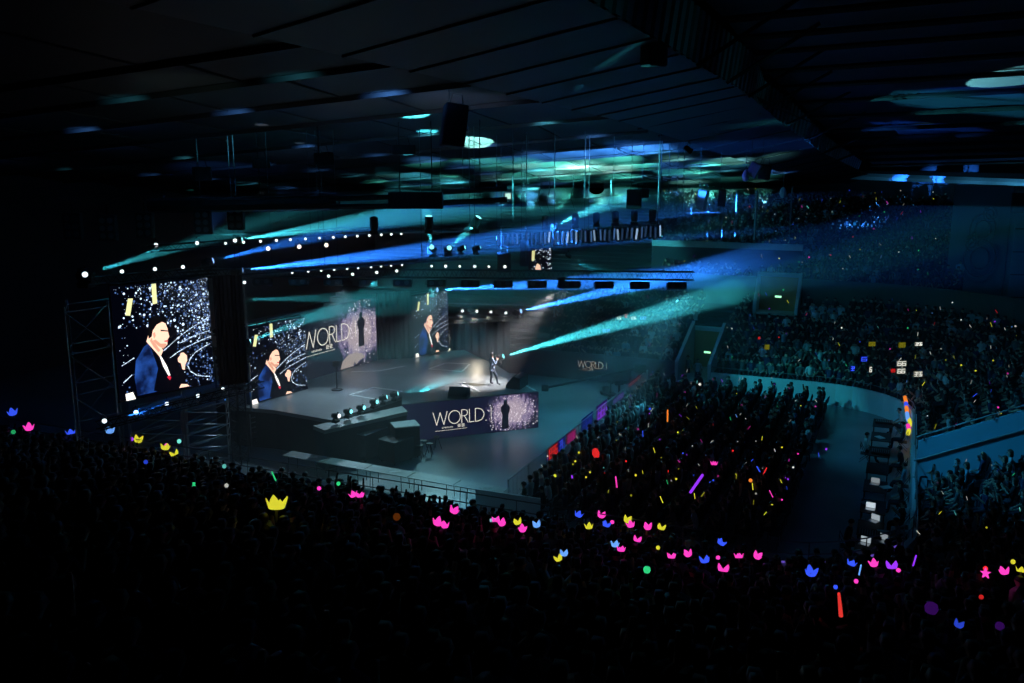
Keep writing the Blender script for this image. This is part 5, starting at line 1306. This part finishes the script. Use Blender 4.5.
# seats under everyone
bm = nb()
SV = []; SF = []; bb = 0
cube = [(-.22, -.22, .36), (.22, -.22, .36), (.22, .2, .36), (-.22, .2, .36), (-.22, -.22, .40), (.22, -.22, .40), (.22, .2, .40), (-.22, .2, .40),
        (-.22, -.28, .40), (.22, -.28, .40), (.22, -.24, .40), (-.22, -.24, .40), (-.22, -.34, .78), (.22, -.34, .78), (.22, -.30, .78), (-.22, -.30, .78)]
cf = [(0, 1, 2, 3), (4, 7, 6, 5), (0, 4, 5, 1), (1, 5, 6, 2), (2, 6, 7, 3), (3, 7, 4, 0)]
cf += [tuple(i+8 for i in f) for f in cf]
legs = [((-.2, -.2), (.2, -.2), (.2, .18), (-.2, .18))]
for c in rest+indiv_f+indiv_r+indiv_n:
    a = c[1]; ca, sa = math.cos(a), math.sin(a)
    vv = list(cube)
    ff = list(cf)
    for (x, y) in legs[0]:
        i0 = len(vv); vv += [(x-.015, y-.015, 0), (x+.015, y-.015, 0), (x+.015, y+.015, 0), (x-.015, y+.015, 0), (x-.015, y-.015, .36), (x+.015, y-.015, .36), (x+.015, y+.015, .36), (x-.015, y+.015, .36)]
        ff += [(i0, i0+1, i0+5, i0+4), (i0+1, i0+2, i0+6, i0+5), (i0+2, i0+3, i0+7, i0+6), (i0+3, i0, i0+4, i0+7)]
    SV += [(x*ca-y*sa+c[0].x, x*sa+y*ca+c[0].y, z+c[0].z) for x, y, z in vv]; SF += [tuple(i+bb for i in f) for f in ff]; bb += len(vv)
me = bpy.data.meshes.new('stand_seats'); me.from_pydata(SV, [], SF); me.materials.append(mat('seat_plastic', (.03, .035, .05), .6))
o = bpy.data.objects.new('stand_seats', me); C.objects.link(o); tag(o, 'rows of dark seats under the audience', 'seats', kind='stuff')

# ------------------------------------------------------------------ hand-held lights
near_sticks = [
 (13, 414, 'crown', 'blue'), (29, 429, 'crown', 'pink'), (14, 434, 'bulb', 'green'), (71, 434, 'crown', 'blue'), (110, 432, 'crown', 'pale blue'), (132, 441, 'bulb', 'purple'), (138, 441, 'crown', 'yellow'), (165, 449, 'crown', 'yellow'), (167, 447, 'bulb', 'pink'), (175, 455, 'crown', 'yellow'), (179, 443, 'bulb', 'teal'), (146, 464, 'bulb', 'blue'), (224, 468, 'bulb', 'teal'), (195, 488, 'star', 'green'), (227, 487, 'bulb', 'white'), (276, 481, 'stick', 'green'), (276.5, 508, 'crown', 'yellow'), (319, 490, 'bulb', 'pink'), (338, 485, 'bulb', 'green'), (354, 496, 'crown', 'pink'), (360, 497, 'crown', 'pink'), (453.5, 512, 'crown', 'pink'), (437.5, 524, 'crown', 'pink'), (445, 527, 'crown', 'pink'), (496, 522, 'crown', 'pink'), (502, 524, 'crown', 'pink'), (518, 523.5, 'crown', 'yellow'), (522.5, 530, 'crown', 'pink'), (537, 526, 'crown', 'pale blue'), (578, 516, 'crown', 'blue'), (589, 528, 'crown', 'yellow'), (601, 516.5, 'crown', 'pink'), (606, 526, 'crown', 'blue'), (612, 524, 'bulb', 'pink'), (627, 521, 'crown', 'yellow'), (631, 526, 'crown', 'pink'), (648, 528, 'crown', 'pink'), (661, 529, 'crown', 'yellow'), (637, 541, 'crown', 'pink'), (615, 546, 'crown', 'pale blue'), (621, 551, 'crown', 'pink'), (658, 549.5, 'bulb', 'yellow'), (559, 560, 'crown', 'yellow'), (564, 555, 'crown', 'pale blue'), (646.5, 573, 'bulb', 'green'), (671.5, 558, 'crown', 'pink'), (688.5, 555, 'crown', 'pink'), (720.5, 544, 'crown', 'blue'), (705, 562, 'crown', 'blue'), (718, 559.5, 'bulb', 'pink'), (723, 571, 'crown', 'pink'), (739, 558, 'crown', 'pink'), (757, 557, 'crown', 'pink'), (811, 574, 'crown', 'blue'), (851, 565, 'crown', 'blue'), (874, 565, 'crown', 'pink'), (892, 568, 'crown', 'purple'), (897.5, 572, 'bulb', 'pink'), (913, 566, 'stick', 'purple'), (859, 575, 'stick', 'pale blue'), (985.5, 579, 'star', 'pink'), (985, 570, 'bulb', 'red'), (1004.5, 573, 'crown', 'pink'), (1021, 572, 'crown', 'yellow'), (1012.5, 563.5, 'bulb', 'yellow'), (835.5, 589, 'bulb', 'blue'), (856, 583, 'bulb', 'pink'), (981, 599, 'bulb', 'red'), (958, 626, 'crown', 'blue')]
SIZEPX = {'crown': 9.5, 'star': 12, 'bulb': 5, 'stick': 14}
BIG = {(276.5, 508): 22, (811, 574): 13, (723, 571): 13, (195, 488): 8, (705, 562): 11, (561.5, 557): 11, (646.5, 573): 9, (437.5, 524): 12, (892, 568): 12, (453.5, 512): 11}
nidx = {}
holders = 0
near_pool = [c for c in near_all if id(c) not in sel]
for (px, py, kd, col) in near_sticks:
    p = near_surface(px, py, 1.35)
    if p is None: continue
    want = BIG.get((px, py), SIZEPX[kd])
    sc = want*(p-Vector((0, 0, H))).length/F/{'crown': .2, 'star': .18, 'bulb': .11, 'stick': .28}[kd]
    sc = min(max(sc*.8, .45), 2.2)
    k = nidx.get((kd, col), 0); nidx[kd, col] = k+1
    ltr = {'crown': 'crown light stick', 'star': 'star light stick', 'bulb': 'round light stick', 'stick': 'glow stick'}[kd]
    light_stick(kd, col, p, '%s %s over the near stand, %s such from the big screen' % (col, ltr, ordn(k)), 'light sticks in the near stand', {'yellow': .85, 'pink': 1.15}.get(col, 1.0)*(.5 if (px, py) in ((14, 434), (146, 464), (224, 468), (227, 487), (981, 599), (958, 626)) else 1), tilt=(R.uniform(-.35, .35), R.uniform(-.35, .35)) if (px, py) != (276.5, 508) else (.15, 0), sc=sc)
# long red stick
p = near_surface(841, 616, 1.1); q = None
if p:
    d = (p-Vector((0, 0, H))).length; up = d*26/F
    bm = nb(); tube(bm, [(0, 0, 0), (0, 0, up*.5), (0, 0, up)], [.035, .03, .022], 8); o = obj('glow_stick', bm, emit('glow_red_big', (1, .05, .04), .7)); o.location = p; o.rotation_euler = (.2, -.22, 0)
    tag(o, 'long red glow stick tilted in the dark near stand below the violet light string', 'light stick')
for px, py, col, lb, k_ in ((930, 614, 'purple', 'large dim purple inflatable light low in the dark near stand', 2.0), (999, 630, 'purple', 'dim purple light lowest at the dark right-hand corner of the near stand', 1.2), (396, 520, 'orange', 'dull orange glowing shape between the pink crowns and the rail', 1.6)):
    p = near_surface(px, py, 1.2); light_stick('bulb', col, p, lb, None, .07, tilt=(.1, .2), sc=k_)  # the orange one is only a plain glowing bulb shape
# phones and lit faces in near rows
def phone(p, rz, label, s=.8, k=1.):
    t = thing('mobile_phone', label, 'phone', p, rz); t.rotation_euler = (-.5, 0, rz); t.scale = (k,)*3
    bm = nb(); box(bm, (0, 0, 0), (.16, .01, .085), bev=.004); obj('phone_body', bm, M_black, t)
    bm = nb(); box(bm, (0, -.008, 0), (.148, .004, .075)); obj('lit_screen', bm, emit('phone_screen_%.1f' % s, (.45, .75, 1), s), t)
for px, py, lb in ((493, 520, 'pale lit phone held up between pink crown lights in the near stand'), ):
    p = near_surface(px, py, 1.25); phone(p, .3, lb, .6, 1.2)
# lights in the floor seats
FLS = [(667.5, 422, 'stick', 'orange', 2.2, 'orange'), (643, 437, 'stick', 'blue', 1.2, ''), (650, 410, 'bulb', 'blue', 1.3, ''), (597, 458, 'bulb', 'red', 2.9, 'balloon'), (690, 493, 'stick', 'purple', 3.2, 'big'), (617, 488, 'stick', 'pink', 2.0, ''), (714, 465, 'crown', 'pink', 1.5, ''), (699.5, 385.5, 'bulb', 'white', 1.6, ''), (760, 472, 'stick', 'blue', 1.6, ''), (763, 475, 'stick', 'red', 1.4, ''), (750, 482, 'bulb', 'orange', 1.5, ''), (753, 490, 'stick', 'yellow', 1.1, ''), (773, 497.5, 'stick', 'pink', 1.2, ''), (695, 499, 'stick', 'yellow', .9, ''), (782, 483, 'stick', 'yellow', .8, ''), (764, 515, 'stick', 'yellow', .7, ''), (772, 506, 'bulb', 'yellow', .8, ''), (663, 503, 'stick', 'yellow', 1.1, ''), (826, 450, 'bulb', 'purple', 1., ''), (819, 457, 'stick', 'blue', .8, ''), (555, 477, 'bulb', 'yellow', 1.3, ''), (579, 453.5, 'bulb', 'yellow', 1.0, ''), (575, 462, 'bulb', 'yellow', .9, ''), (586, 478, 'bulb', 'yellow', .8, ''), (590, 473, 'bulb', 'yellow', .8, ''), (564, 466.5, 'bulb', 'yellow', .8, ''), (573, 480, 'star', 'purple', 1.4, ''), (668, 475, 'stick', 'red', .8, ''), (626, 462, 'bulb', 'red', .8, ''), (678, 433, 'bulb', 'yellow', .8, ''), (681, 432, 'stick', 'yellow', .6, ''), (655, 453, 'stick', 'yellow', 1.0, ''), (710, 483, 'bulb', 'blue', .7, ''), (713, 481, 'bulb', 'blue', .7, ''), (683, 454, 'bulb', 'blue', .7, ''), (733, 451.5, 'bulb', 'red', .8, ''), (782, 448, 'bulb', 'yellow', .7, ''), (798, 454.5, 'bulb', 'pink', .7, ''), (789, 462, 'stick', 'pink', .6, ''), (793, 468, 'bulb', 'white', .8, ''), (785, 479, 'bulb', 'purple', .8, ''), (788, 480, 'bulb', 'purple', .7, ''), (782, 500.5, 'bulb', 'pink', .7, ''), (649.5, 414, 'bulb', 'purple', .6, ''), (676, 480, 'bulb', 'yellow', .9, ''), (636, 476, 'bulb', 'yellow', .9, ''), (643, 474, 'stick', 'yellow', .6, '')]
nidx = {}
def fl_label(kd, col, base, k):
    return '%s %s among the floor seats, %s of that kind from the barrier' % (col, base, ordn(k))
FLS.sort(key=lambda t: uv(atz(t[0], t[1], 1.3))[1])
for px, py, kd, col, sc, tg in FLS:
    p = atz(px, py, 1.3); base = {'crown': 'crown light stick', 'star': 'star light stick', 'bulb': 'round light', 'stick': 'glow stick'}[kd]
    k = nidx.get((kd, col), 0); nidx[kd, col] = k+1
    lb = fl_label(kd, col, base, k)
    if tg == 'big': lb = 'biggest purple inflatable glow stick slanting up among the floor seats'
    if tg == 'balloon': lb = 'large red glowing balloon near the barrier in the floor seats'
    if tg == 'orange': lb = 'big orange glow stick in the rear floor seats near the barrier'
    light_stick(kd, col, p, lb, None, .75 if tg in ('balloon',) else .95, tilt=(R.uniform(-.6, .6), R.uniform(.1, .7)) if kd == 'stick' else (R.uniform(-.3, .3), R.uniform(-.3, .3)), sc=sc*(1.0 if tg else .9)).scale.z *= (1.5 if tg == 'balloon' else 1)
# scattered small lights
rg = random.Random(77)
cols = ['white']*6+['pink']*2+['blue']*2+['yellow']*3+['purple', 'red', 'green', 'teal', 'pale blue']
def scatter(pool, n, z0, z1, where, s0, s1, kb=.55):
    pool = list(pool); rg.shuffle(pool)
    for c in pool[:n]:
        col = rg.choice(cols); kd = 'stick' if rg.random() < kb else 'bulb'
        p = c[0]+Vector((rg.uniform(-.2, .2), rg.uniform(-.1, .2), rg.uniform(z0, z1)))
        sc = rg.uniform(s0, s1)
        light_stick(kd, col, p, 'small %s %s held up in %s' % (col, {'stick': 'glow stick', 'bulb': 'round light'}[kd], where), 'small %s %ss in %s' % (col, {'stick': 'glow stick', 'bulb': 'round light'}[kd], where), rg.choice((.25, .45, .7)), tilt=(rg.uniform(-.8, .8), rg.uniform(-.8, .8)), sc=sc)
scatter(fl, 105, 1.2, 1.6, 'the floor seats', .4, .8)
scatter([c for c in crowd if c[2] == 'far_low' and vis(c[0])], 85, 1.2, 1.7, 'the lower far stand', .5, 1.0)
scatter([c for c in crowd if c[2] == 'behind' and vis(c[0])], 14, 1.2, 1.7, 'the stand behind the stage', .5, .9)
scatter([c for c in crowd if c[2] == 'far_up' and vis(c[0])], 95, 1.2, 1.8, 'the upper far stand', .5, 1.0, .4)
scatter(right_near, 22, 1.2, 1.5, 'the stand beyond the control desks', .35, .7, .8)
# fan signs in the far stands
def far_surface(px, py, h):
    d = ray(px, py).normalized(); t = 40
    while t < 130:
        p = Vector((0, 0, H))+d*t; u_, v_ = uv(p)
        du = max(0, u_-(U1-RC)); dv = max(0, v_-(V1-RC))
        dist = (math.hypot(du, dv)-RC) if (du > 0 and dv > 0) else max(u_-U1, v_-V1)
        if u_ > USP and dist > 0:
            z = .8+dist/.85*.33 if dist < 8.8 else (5.3+max(0, dist-DUP)/.88*.235)
            if p.z < z+h: return p
        t += .1
    return p
def sign_at(px, py, w, h, col, lb, g, s): 
    p = far_surface(px, py, 1.6); led_sign(p, .1, w*.38, h*.45, col, lb, g, int(px), s)
for (px, py, w, h, col, lb, g, s) in ((619, 318, .9, .5, 'white', 'white fan sign, first of the glowing row over the far banner', 1, 1.2), (626, 316, .55, .6, 'red', 'red fan sign in the glowing row over the far banner', 1, .8), (633.5, 318, .9, .5, 'white', 'white fan sign right after the red one in the glowing row', 2, 1.2), (643, 318, 1.2, .55, 'pale blue', 'pale blue fan sign ending the glowing row', 2, 1.0), (606, 330.5, 1.5, .55, 'pale blue', 'pale blue fan sign low above the far banner in the teal beam', 2, 1.2), (901.5, 363.5, 1.5, .7, 'white', 'white glowing fan sign, upper one of the cluster above the right wall', 2, 1.), (901, 371, 1.3, .7, 'white', 'white glowing fan sign, lower one of the cluster above the right wall', 2, 1.), (893, 370.5, .7, .5, 'red', 'small red glowing fan sign in the cluster above the right wall', 1, .8), (918, 374, 1.3, .7, 'white', 'white glowing fan sign at the outer side of the cluster', 2, .9), (918.5, 344, 1.2, .5, 'white', 'bright white phone-like sign alone above the cluster', 2, 1.4), (864, 359, 1.1, .7, 'blue', 'blue-white heart-like fan sign left of the cluster', 1, 1.2), (852.5, 368.5, .7, .7, 'blue', 'round blue-white fan sign beside the heart-like one', 1, 1.4), (870.5, 369.5, .4, .8, 'white', 'narrow white fan sign between the blue and the white ones', 1, .9), (872, 344, 1.1, .6, 'yellow', 'dim yellow-green fan sign in the far stand', 2, .2), (902, 345, 1.1, .7, 'yellow', 'dim yellow-green fan sign right of its twin', 2, .18), (767, 347, .8, .7, 'yellow', 'small yellow cross-like fan sign over the blue-white wall', 1, .25), (759, 338, .4, .4, 'red', 'small red fan light over the blue-white wall', 1, .9)):
    sign_at(px, py, w, h, col, lb, g, s)
for i, (px, py, lb) in enumerate(((914, 287, ''),)): pass

# ================================================================== light
def beam(px, py, y, tpx, tpy, ty, col, power, half, label, m, blend=.5, sc=1.3, z=None, rad=.05, fixture=True):
    p = aty(px, py, y) if z is None else atz(px, py, z); tg = aty(tpx, tpy, ty)
    if fixture: moving_head(p, tg, label, m, sc=sc)
    dd = (tg-p).normalized(); spot(p+dd*.3*sc, tg, col, power, half, blend, rad)
beam(499, 357.5, 51.5, 1060, 200, 45, TEAL, 620000, .062, 'moving head behind the performer sending the strongest teal beam', M_lens_t)
beam(517, 312, 54.5, 1060, 188, 44, BLUE, 1150000, .06, 'moving head sending the strong blue beam over the far stand', M_lens_b)
beam(433, 290, 53.5, 1060, 258, 46, BLUE, 1300000, .055, 'moving head on top of the smallest screen sending a blue beam', M_lens_b)
beam(236, 271, 41.5, 600, 231, 54, BLUE, 1300000, .05, 'moving head on the middle truss sending a long blue beam', M_lens_b)
beam(207, 262, 42.5, 350, 228, 45, BLUE, 160000, .07, 'moving head at the outer truss end sending a short blue beam', M_lens_b)
beam(85, 274.5, 34.5, 260, 222, 46, TEAL, 90000, .05, 'moving head at the outermost end of the dark truss sending a teal beam', M_lens_t, sc=1.6)
beam(238, 240, 43, 500, 200, 45, TEAL, 170000, .085, 'moving head on the highest truss sending a wide teal beam', M_lens_t, sc=.9)
p = aty(475, 223, 43); spot(p+Vector((.25, 0, .45)), p+Vector((.6*6, 0, 6)), TEAL, 26000, .14, .4)
p = aty(429, 223, 43); spot(p+Vector((0, 0, .5)), p+Vector((0, 0, 6)), TEAL, 20000, .14, .4)
beam(448, 249, 47, 474, 226, 43, TEAL, 50000, .07, 'moving head below the slanted teal beam', M_lens_t, sc=1.2)
beam(432, 249.5, 47, 428, 225, 45, TEAL, 30000, .09, 'moving head under the upright teal beam', M_lens_t, sc=1.2)
beam(461, 248.5, 47, 500, 237, 47, BLUE, 60000, .05, 'moving head sending a short bright blue beam, nearer the teal ones', M_lens_t, sc=1.0)
beam(476, 248.5, 47, 530, 234, 48, BLUE, 60000, .05, 'moving head sending a short bright blue beam, further from the teal ones', M_lens_t, sc=1.0)
beam(554, 225.5, 52, 640, 190, 60, TEAL, 130000, .09, 'moving head sending a faint teal beam above the packed truss', M_lens_t, sc=1.0)
p = aty(243, 345, 40.3); spot(p+Vector((.3, .05, .15)), aty(350, 303, 45.5), TEAL, 90000, .075, .4)
# deck-skimming beam from the ledge
p = atz(397, 402, 1.9)+Vector((0, 0, .42)); spot(p+Vector((.3, .1, .05)), atz(430, 386, 2.1), TEAL, 9000, .13, .5)
# sheets behind the scaffolding
for (px, py, y, tx, ty_, yy, col, pw, hf) in ((222, 330, 44, 420, 300, 52, TEAL, 60000, .08), (225, 362, 44, 400, 350, 52, TEAL, 26000, .07), (232, 300, 44, 430, 296, 50, TEAL, 50000, .06), (104, 420, 33.0, 240, 388, 42, BLUE, 32000, .08)):
    p = aty(px, py, y); spot(p+(aty(tx, ty_, yy)-p).normalized()*.4, aty(tx, ty_, yy), col, pw, hf, .6)
    if px != 104: moving_head(p-(aty(tx, ty_, yy)-p).normalized()*.3, aty(tx, ty_, yy), {330: 'moving head behind the tower sending the upper teal sheet', 362: 'moving head behind the tower sending the lowest teal sheet', 300: 'moving head behind the tower sending the top teal sheet'}[py], M_lens_t, sc=.8)
# performer's follow spot and stage washes, from the trusses and the hall roof
q = atz(492, 372, 2.0)
fs = T1a.lerp(T1b, .72)+Vector((0, -.2, -.45)); moving_head(fs, q, 'moving head under the main truss lighting the performer', M_lens_w, hang=True, sc=1.1, lit=False)
pc_ = PB+Vector((-.1, .3, .9)); spot(fs+(pc_-fs).normalized()*.4, pc_, (.95, .95, 1), 8000, .34, 1, .15); spot(fp[1]+Vector((0, 0, .2)), atz(470, 362, 2), WARM, 300, .3, 1, .3)
q = T1a.lerp(T1b, .45)
spot(q+Vector((0, 0, -.6)), atz(400, 380, 2), (.55, .8, 1), 2600, .7, .8, .2)
spot(T1a.lerp(T1b, .75)+Vector((0, 0, -.6)), atz(455, 362, 2), (.9, .93, 1), 4200, .5, .8, .2)
spot(T1a.lerp(T1b, .25)+Vector((0, 0, -.6)), atz(320, 405, 2), (.5, .8, 1), 1700, .7, .8, .2)
# washes on the open floor
spot(T1b+Vector((0, 0, -.6)), atz(580, 425, 0), (.12, .75, 1), 3600, .5, .8, .2)
spot(T1b+Vector((-.5, 0, -.6)), atz(520, 470, 0), (.12, .75, 1), 2000, .5, .8, .2)
spot(T1b+Vector((-1.2, 0, -.6)), atz(640, 400, 0), (.12, .7, 1), 1500, .4, .8, .2)
spot(T5a.lerp(T5b, .5)+Vector((0, 0, -.6)), atz(560, 395, 0), (.15, .8, .95), 1200, .4, .8, .2)
wq = T1a.lerp(T1b, .45)+Vector((0, -.3, -.6))
spot(wq, atz(380, 462, .7), (.35, .8, .9), 2600, .42, .9, .2); spot(wq+Vector((1.5, 0, 0)), atz(500, 497, .3), (.25, .75, 1), 2400, .3, .9, .2)
spot(T1a.lerp(T1b, .3)+Vector((0, -.3, -.6)), atz(375, 418, 1.6), (.5, .9, 1), 500, .32, .9, .2)
# roof washes: bare lamps added close under the roof
def wash(px, py, y, tx, ty_, tyy, col, pw, hf, bl=.7): spot(aty(px, py, y), aty(tx, ty_, tyy), col, pw, hf, bl, .1)
def roof_hit(px, py):
    d = ray(px, py).normalized(); t = 18
    while t < 110:
        p = Vector((0, 0, H))+d*t; u_, v_ = uv(p)
        if p.z > roof(u_, min(v_, vr(u_)))+.2: return p
        t += .1
    return p
def pool(px, py, dx, dy, drop_, col, pw, hf, bl=.4):
    p = roof_hit(px, py); spot(p+Vector((dx, dy, -drop_)), p, col, pw*4.2, hf, bl, .05)
def right_roof_hit(px, py):
    d = ray(px, py).normalized(); t = 8
    while t < 110:
        p = Vector((0, 0, H))+d*t; u_, v_ = uv(p)
        if u_ > 4 and p.z > rr(u_, v_)-.3: return p
        t += .1
    return p
TG = (.12, 1, .78)
pool(470, 139, .3, -1.2, 3.0, (.35, 1, .85), 4200, .42, .12)
RP = random.Random(14)
for y_ in (158, 163, 168, 173, 178, 183, 187, 190):
    for px in range(392, 770, 34):
        if RP.random() < .22: continue
        wgt = math.exp(-((px-600)/120)**2)*(.5+.5*min(1, (y_-150)/20))+.12
        col = RP.choice((TG, TG, TG, (.3, 1, .85), (.1, .8, .95), (.1, .4, 1)))
        pool(px+RP.uniform(-12, 12), y_+RP.uniform(-2, 2), 0, -.9, 1.9, col, 620*wgt*RP.choice((.3, .6, 1, 2)), .9, .9)
pool(575, 165, 0, -.8, 2.0, (.45, 1, .8), 1500, 1.0, .5); pool(610, 165, 0, -.8, 2.0, (.45, 1, .8), 900, 1.0, .5)
for px, pw in ((470, 120), (505, 160), (540, 500), (572, 800), (604, 1100), (636, 1400), (655, 800)): pool(px, 160-(px-470)*.075, 0, -1.2, 1.5, (.06, .32, 1), pw*.8, 1.0, .8)
for px in (665, 700, 735): pool(px, 163, 0, -1.2, 1.5, (.06, .3, 1), 160, 1.0, .8)
pool(455, 98, -1, -3, 2.5, (.5, .65, 1), 130, .6, .9)
pool(360, 105, 0, -3, 2.5, (.5, .6, .8), 40, .7, .9)
pool(190, 80, 0, -3, 2.5, (.4, .7, .6), 16, .6, .9)
pool(300, 150, 0, -3, 3, (.25, .5, 1), 60, .9, .8)
pool(220, 165, 0, -3, 4, (.08, .3, 1), 90, .9, .8)
for (px, py, col) in ((215, 196, (.1, 1, .8)), (247, 198, (.1, 1, .8)), (272, 197, (1, .9, .7)), (300, 199, (1, .9, .7)), (168, 174, (.02, .12, 1)), (180, 172, (.1, .8, .8)), (330, 196, (.1, .8, 1)), (196, 173, (.1, 1, .8)), (262, 188, (.8, .9, 1)), (262, 121, (.7, .8, 1)), (190, 189, (.1, 1, .8)), (300, 140, (.5, .7, 1)), (285, 172, (.5, .7, 1)), (160, 190, (.1, .9, .8))):
    pool(px, py, 0, -1.2, 1.6, col, 60, .16, .6)  # small spots added to imitate glints reflected in the left roof
h_ = right_roof_hit(1012, 82); spot(h_+Vector((-3, 6, -6)), h_, (.3, 1, .85), 12000, .2, .15, .05)
spot((PCA+PCB)/2+Vector((-3, -5, 0)), Vector(((PCA.x+PCB.x)/2, PCA.y, 8)), (.03, .4, .6), 60, .8, .9, .1)
h_ = right_roof_hit(925, 130); spot(h_+Vector((0, -.4, -.6)), h_, (.5, 1, .5), 5, .6, .3, .03)
for px, pw in ((880, 25), (925, 40), (965, 60), (1010, 160)):
    e_ = aty(px, 176+(px-850)*.038, 75.5-(px-850)*.034); spot(e_+Vector((0, -2.2, -.9)), e_, (.1, .55, .9), pw, 1.0, .9, .05)  # lamps added in front of the eave beam to light it up
# added floods for the two walls, then bare washes over the audience
fl_ = [(W(31, -7, 14.2), W(USP, 5.5, 3.5), (.03, .42, .85), 5200, .42, 'added flood lamp under the girder to brighten the sloping blue wall'), (W(44, -16, 9.0), W(U1, -5.5, 1.0), (.03, .62, .8), 5200, .22, 'added flood lamp to brighten the pale wall of the far stand')]
for a_, b_, col, pw, hf, lb in fl_:
    par(a_, b_-a_, lb, M_black, sc=1.0); spot(a_+(b_-a_).normalized()*.4, b_, col, pw, hf, .8, .1)  # dark-lensed cans made up to carry the two added wall floods
wash(690, 268, 44, 800, 390, 50, (.04, .6, .8), 240, .9, .9)
wash(694, 268, 43.5, 960, 430, 42, (.04, .5, .85), 1200, .7, .9)
wash(660, 235, 52, 850, 300, 64, (.05, .6, .9), 260, .9, .9)
wash(660, 235, 52, 640, 320, 60, (.05, .7, .9), 140, .9, .9)
wash(700, 180, 50, 900, 60, 50, (.04, .08, .8), 90, .9, .9)
for u_ in (14, 20, 27, 35, 44, 54):  # lamps added beside the girder to bring out the corrugated strip
    g_ = (gr(u_)+gt(u_))/2; spot(g_+VX*3.2+Vector((0, 0, -1.2)), g_, (.05, .6, .65), 9 if u_ < 50 else 6, .9, .9, .1)
for i, (a, b) in enumerate(zip(BR[2:], BR[3:])):  # bare lamps added below each ceiling strip to make it gleam
    m_ = a+(b-a)*.16
    for dv, pw in ((3, 60), (9, 50), (16, 40), (24, 30), (33, 24)):
        v_ = vr(m_)-dv; p_ = W(m_, v_, roof(m_, v_)+.1); k_ = min(1, i/2+.35)*(b-a)/3
        col = (.1, .35, 1) if (i+dv) % 3 else (.12, .7, .9)
        if i < 2 and dv > 20: continue
        spot(p_-UX*1.3-Vector((0, 0, 1.3)), p_, col, pw*k_*R.uniform(.8, 3.4), 1.1, .9, .05)

# ------------------------------------------------------------------ haze
HZ = bpy.data.materials.new('stage_haze'); HZ.use_nodes = True; nt = HZ.node_tree
nt.nodes.remove(nt.nodes['Principled BSDF'])
vs_ = nt.nodes.new('ShaderNodeVolumeScatter');  vs_.inputs['Color'].default_value = (.9, .95, 1, 1); vs_.inputs['Anisotropy'].default_value = 0.1
tc = nt.nodes.new('ShaderNodeTexCoord'); dp = nt.nodes.new('ShaderNodeVectorMath'); dp.operation = 'DOT_PRODUCT'; dp.inputs[1].default_value = tuple(VX)
mr = nt.nodes.new('ShaderNodeMapRange'); mr.inputs[1].default_value = -15; mr.inputs[2].default_value = -4; mr.inputs[3].default_value = .016; mr.inputs[4].default_value = .0008; mr.interpolation_type = 'SMOOTHERSTEP'
nt.links.new(tc.outputs['Object'], dp.inputs[0]); nt.links.new(dp.outputs['Value'], mr.inputs[0]); nt.links.new(mr.outputs[0], vs_.inputs['Density'])
nt.links.new(vs_.outputs[0], nt.nodes['Material Output'].inputs['Volume'])
bm = nb(); prism(bm, [W(26, -50), W(26, 20), W(82, 20), W(82, -50)], .02, 11.6); o = obj('stage_haze', bm, HZ); tag(o, 'thin smoky haze hanging over the stage and floor', 'haze', kind='stuff')

w = bpy.data.worlds.new('world'); SC.world = w; w.use_nodes = True
w.node_tree.nodes['Background'].inputs['Color'].default_value = (.02, .05, .08, 1); w.node_tree.nodes['Background'].inputs['Strength'].default_value = 0.0
cy = SC.cycles
cy.use_denoising = True; cy.max_bounces = 5; cy.diffuse_bounces = 2; cy.glossy_bounces = 2; cy.transmission_bounces = 1; cy.volume_bounces = 0; cy.transparent_max_bounces = 4
cy.sample_clamp_indirect = 2.0; cy.use_light_tree = True
vsn = SC.view_settings; vsn.view_transform = 'Standard'; vsn.look = 'None'; vsn.exposure = 0.0; vsn.gamma = 1.0; vsn.use_curve_mapping = False
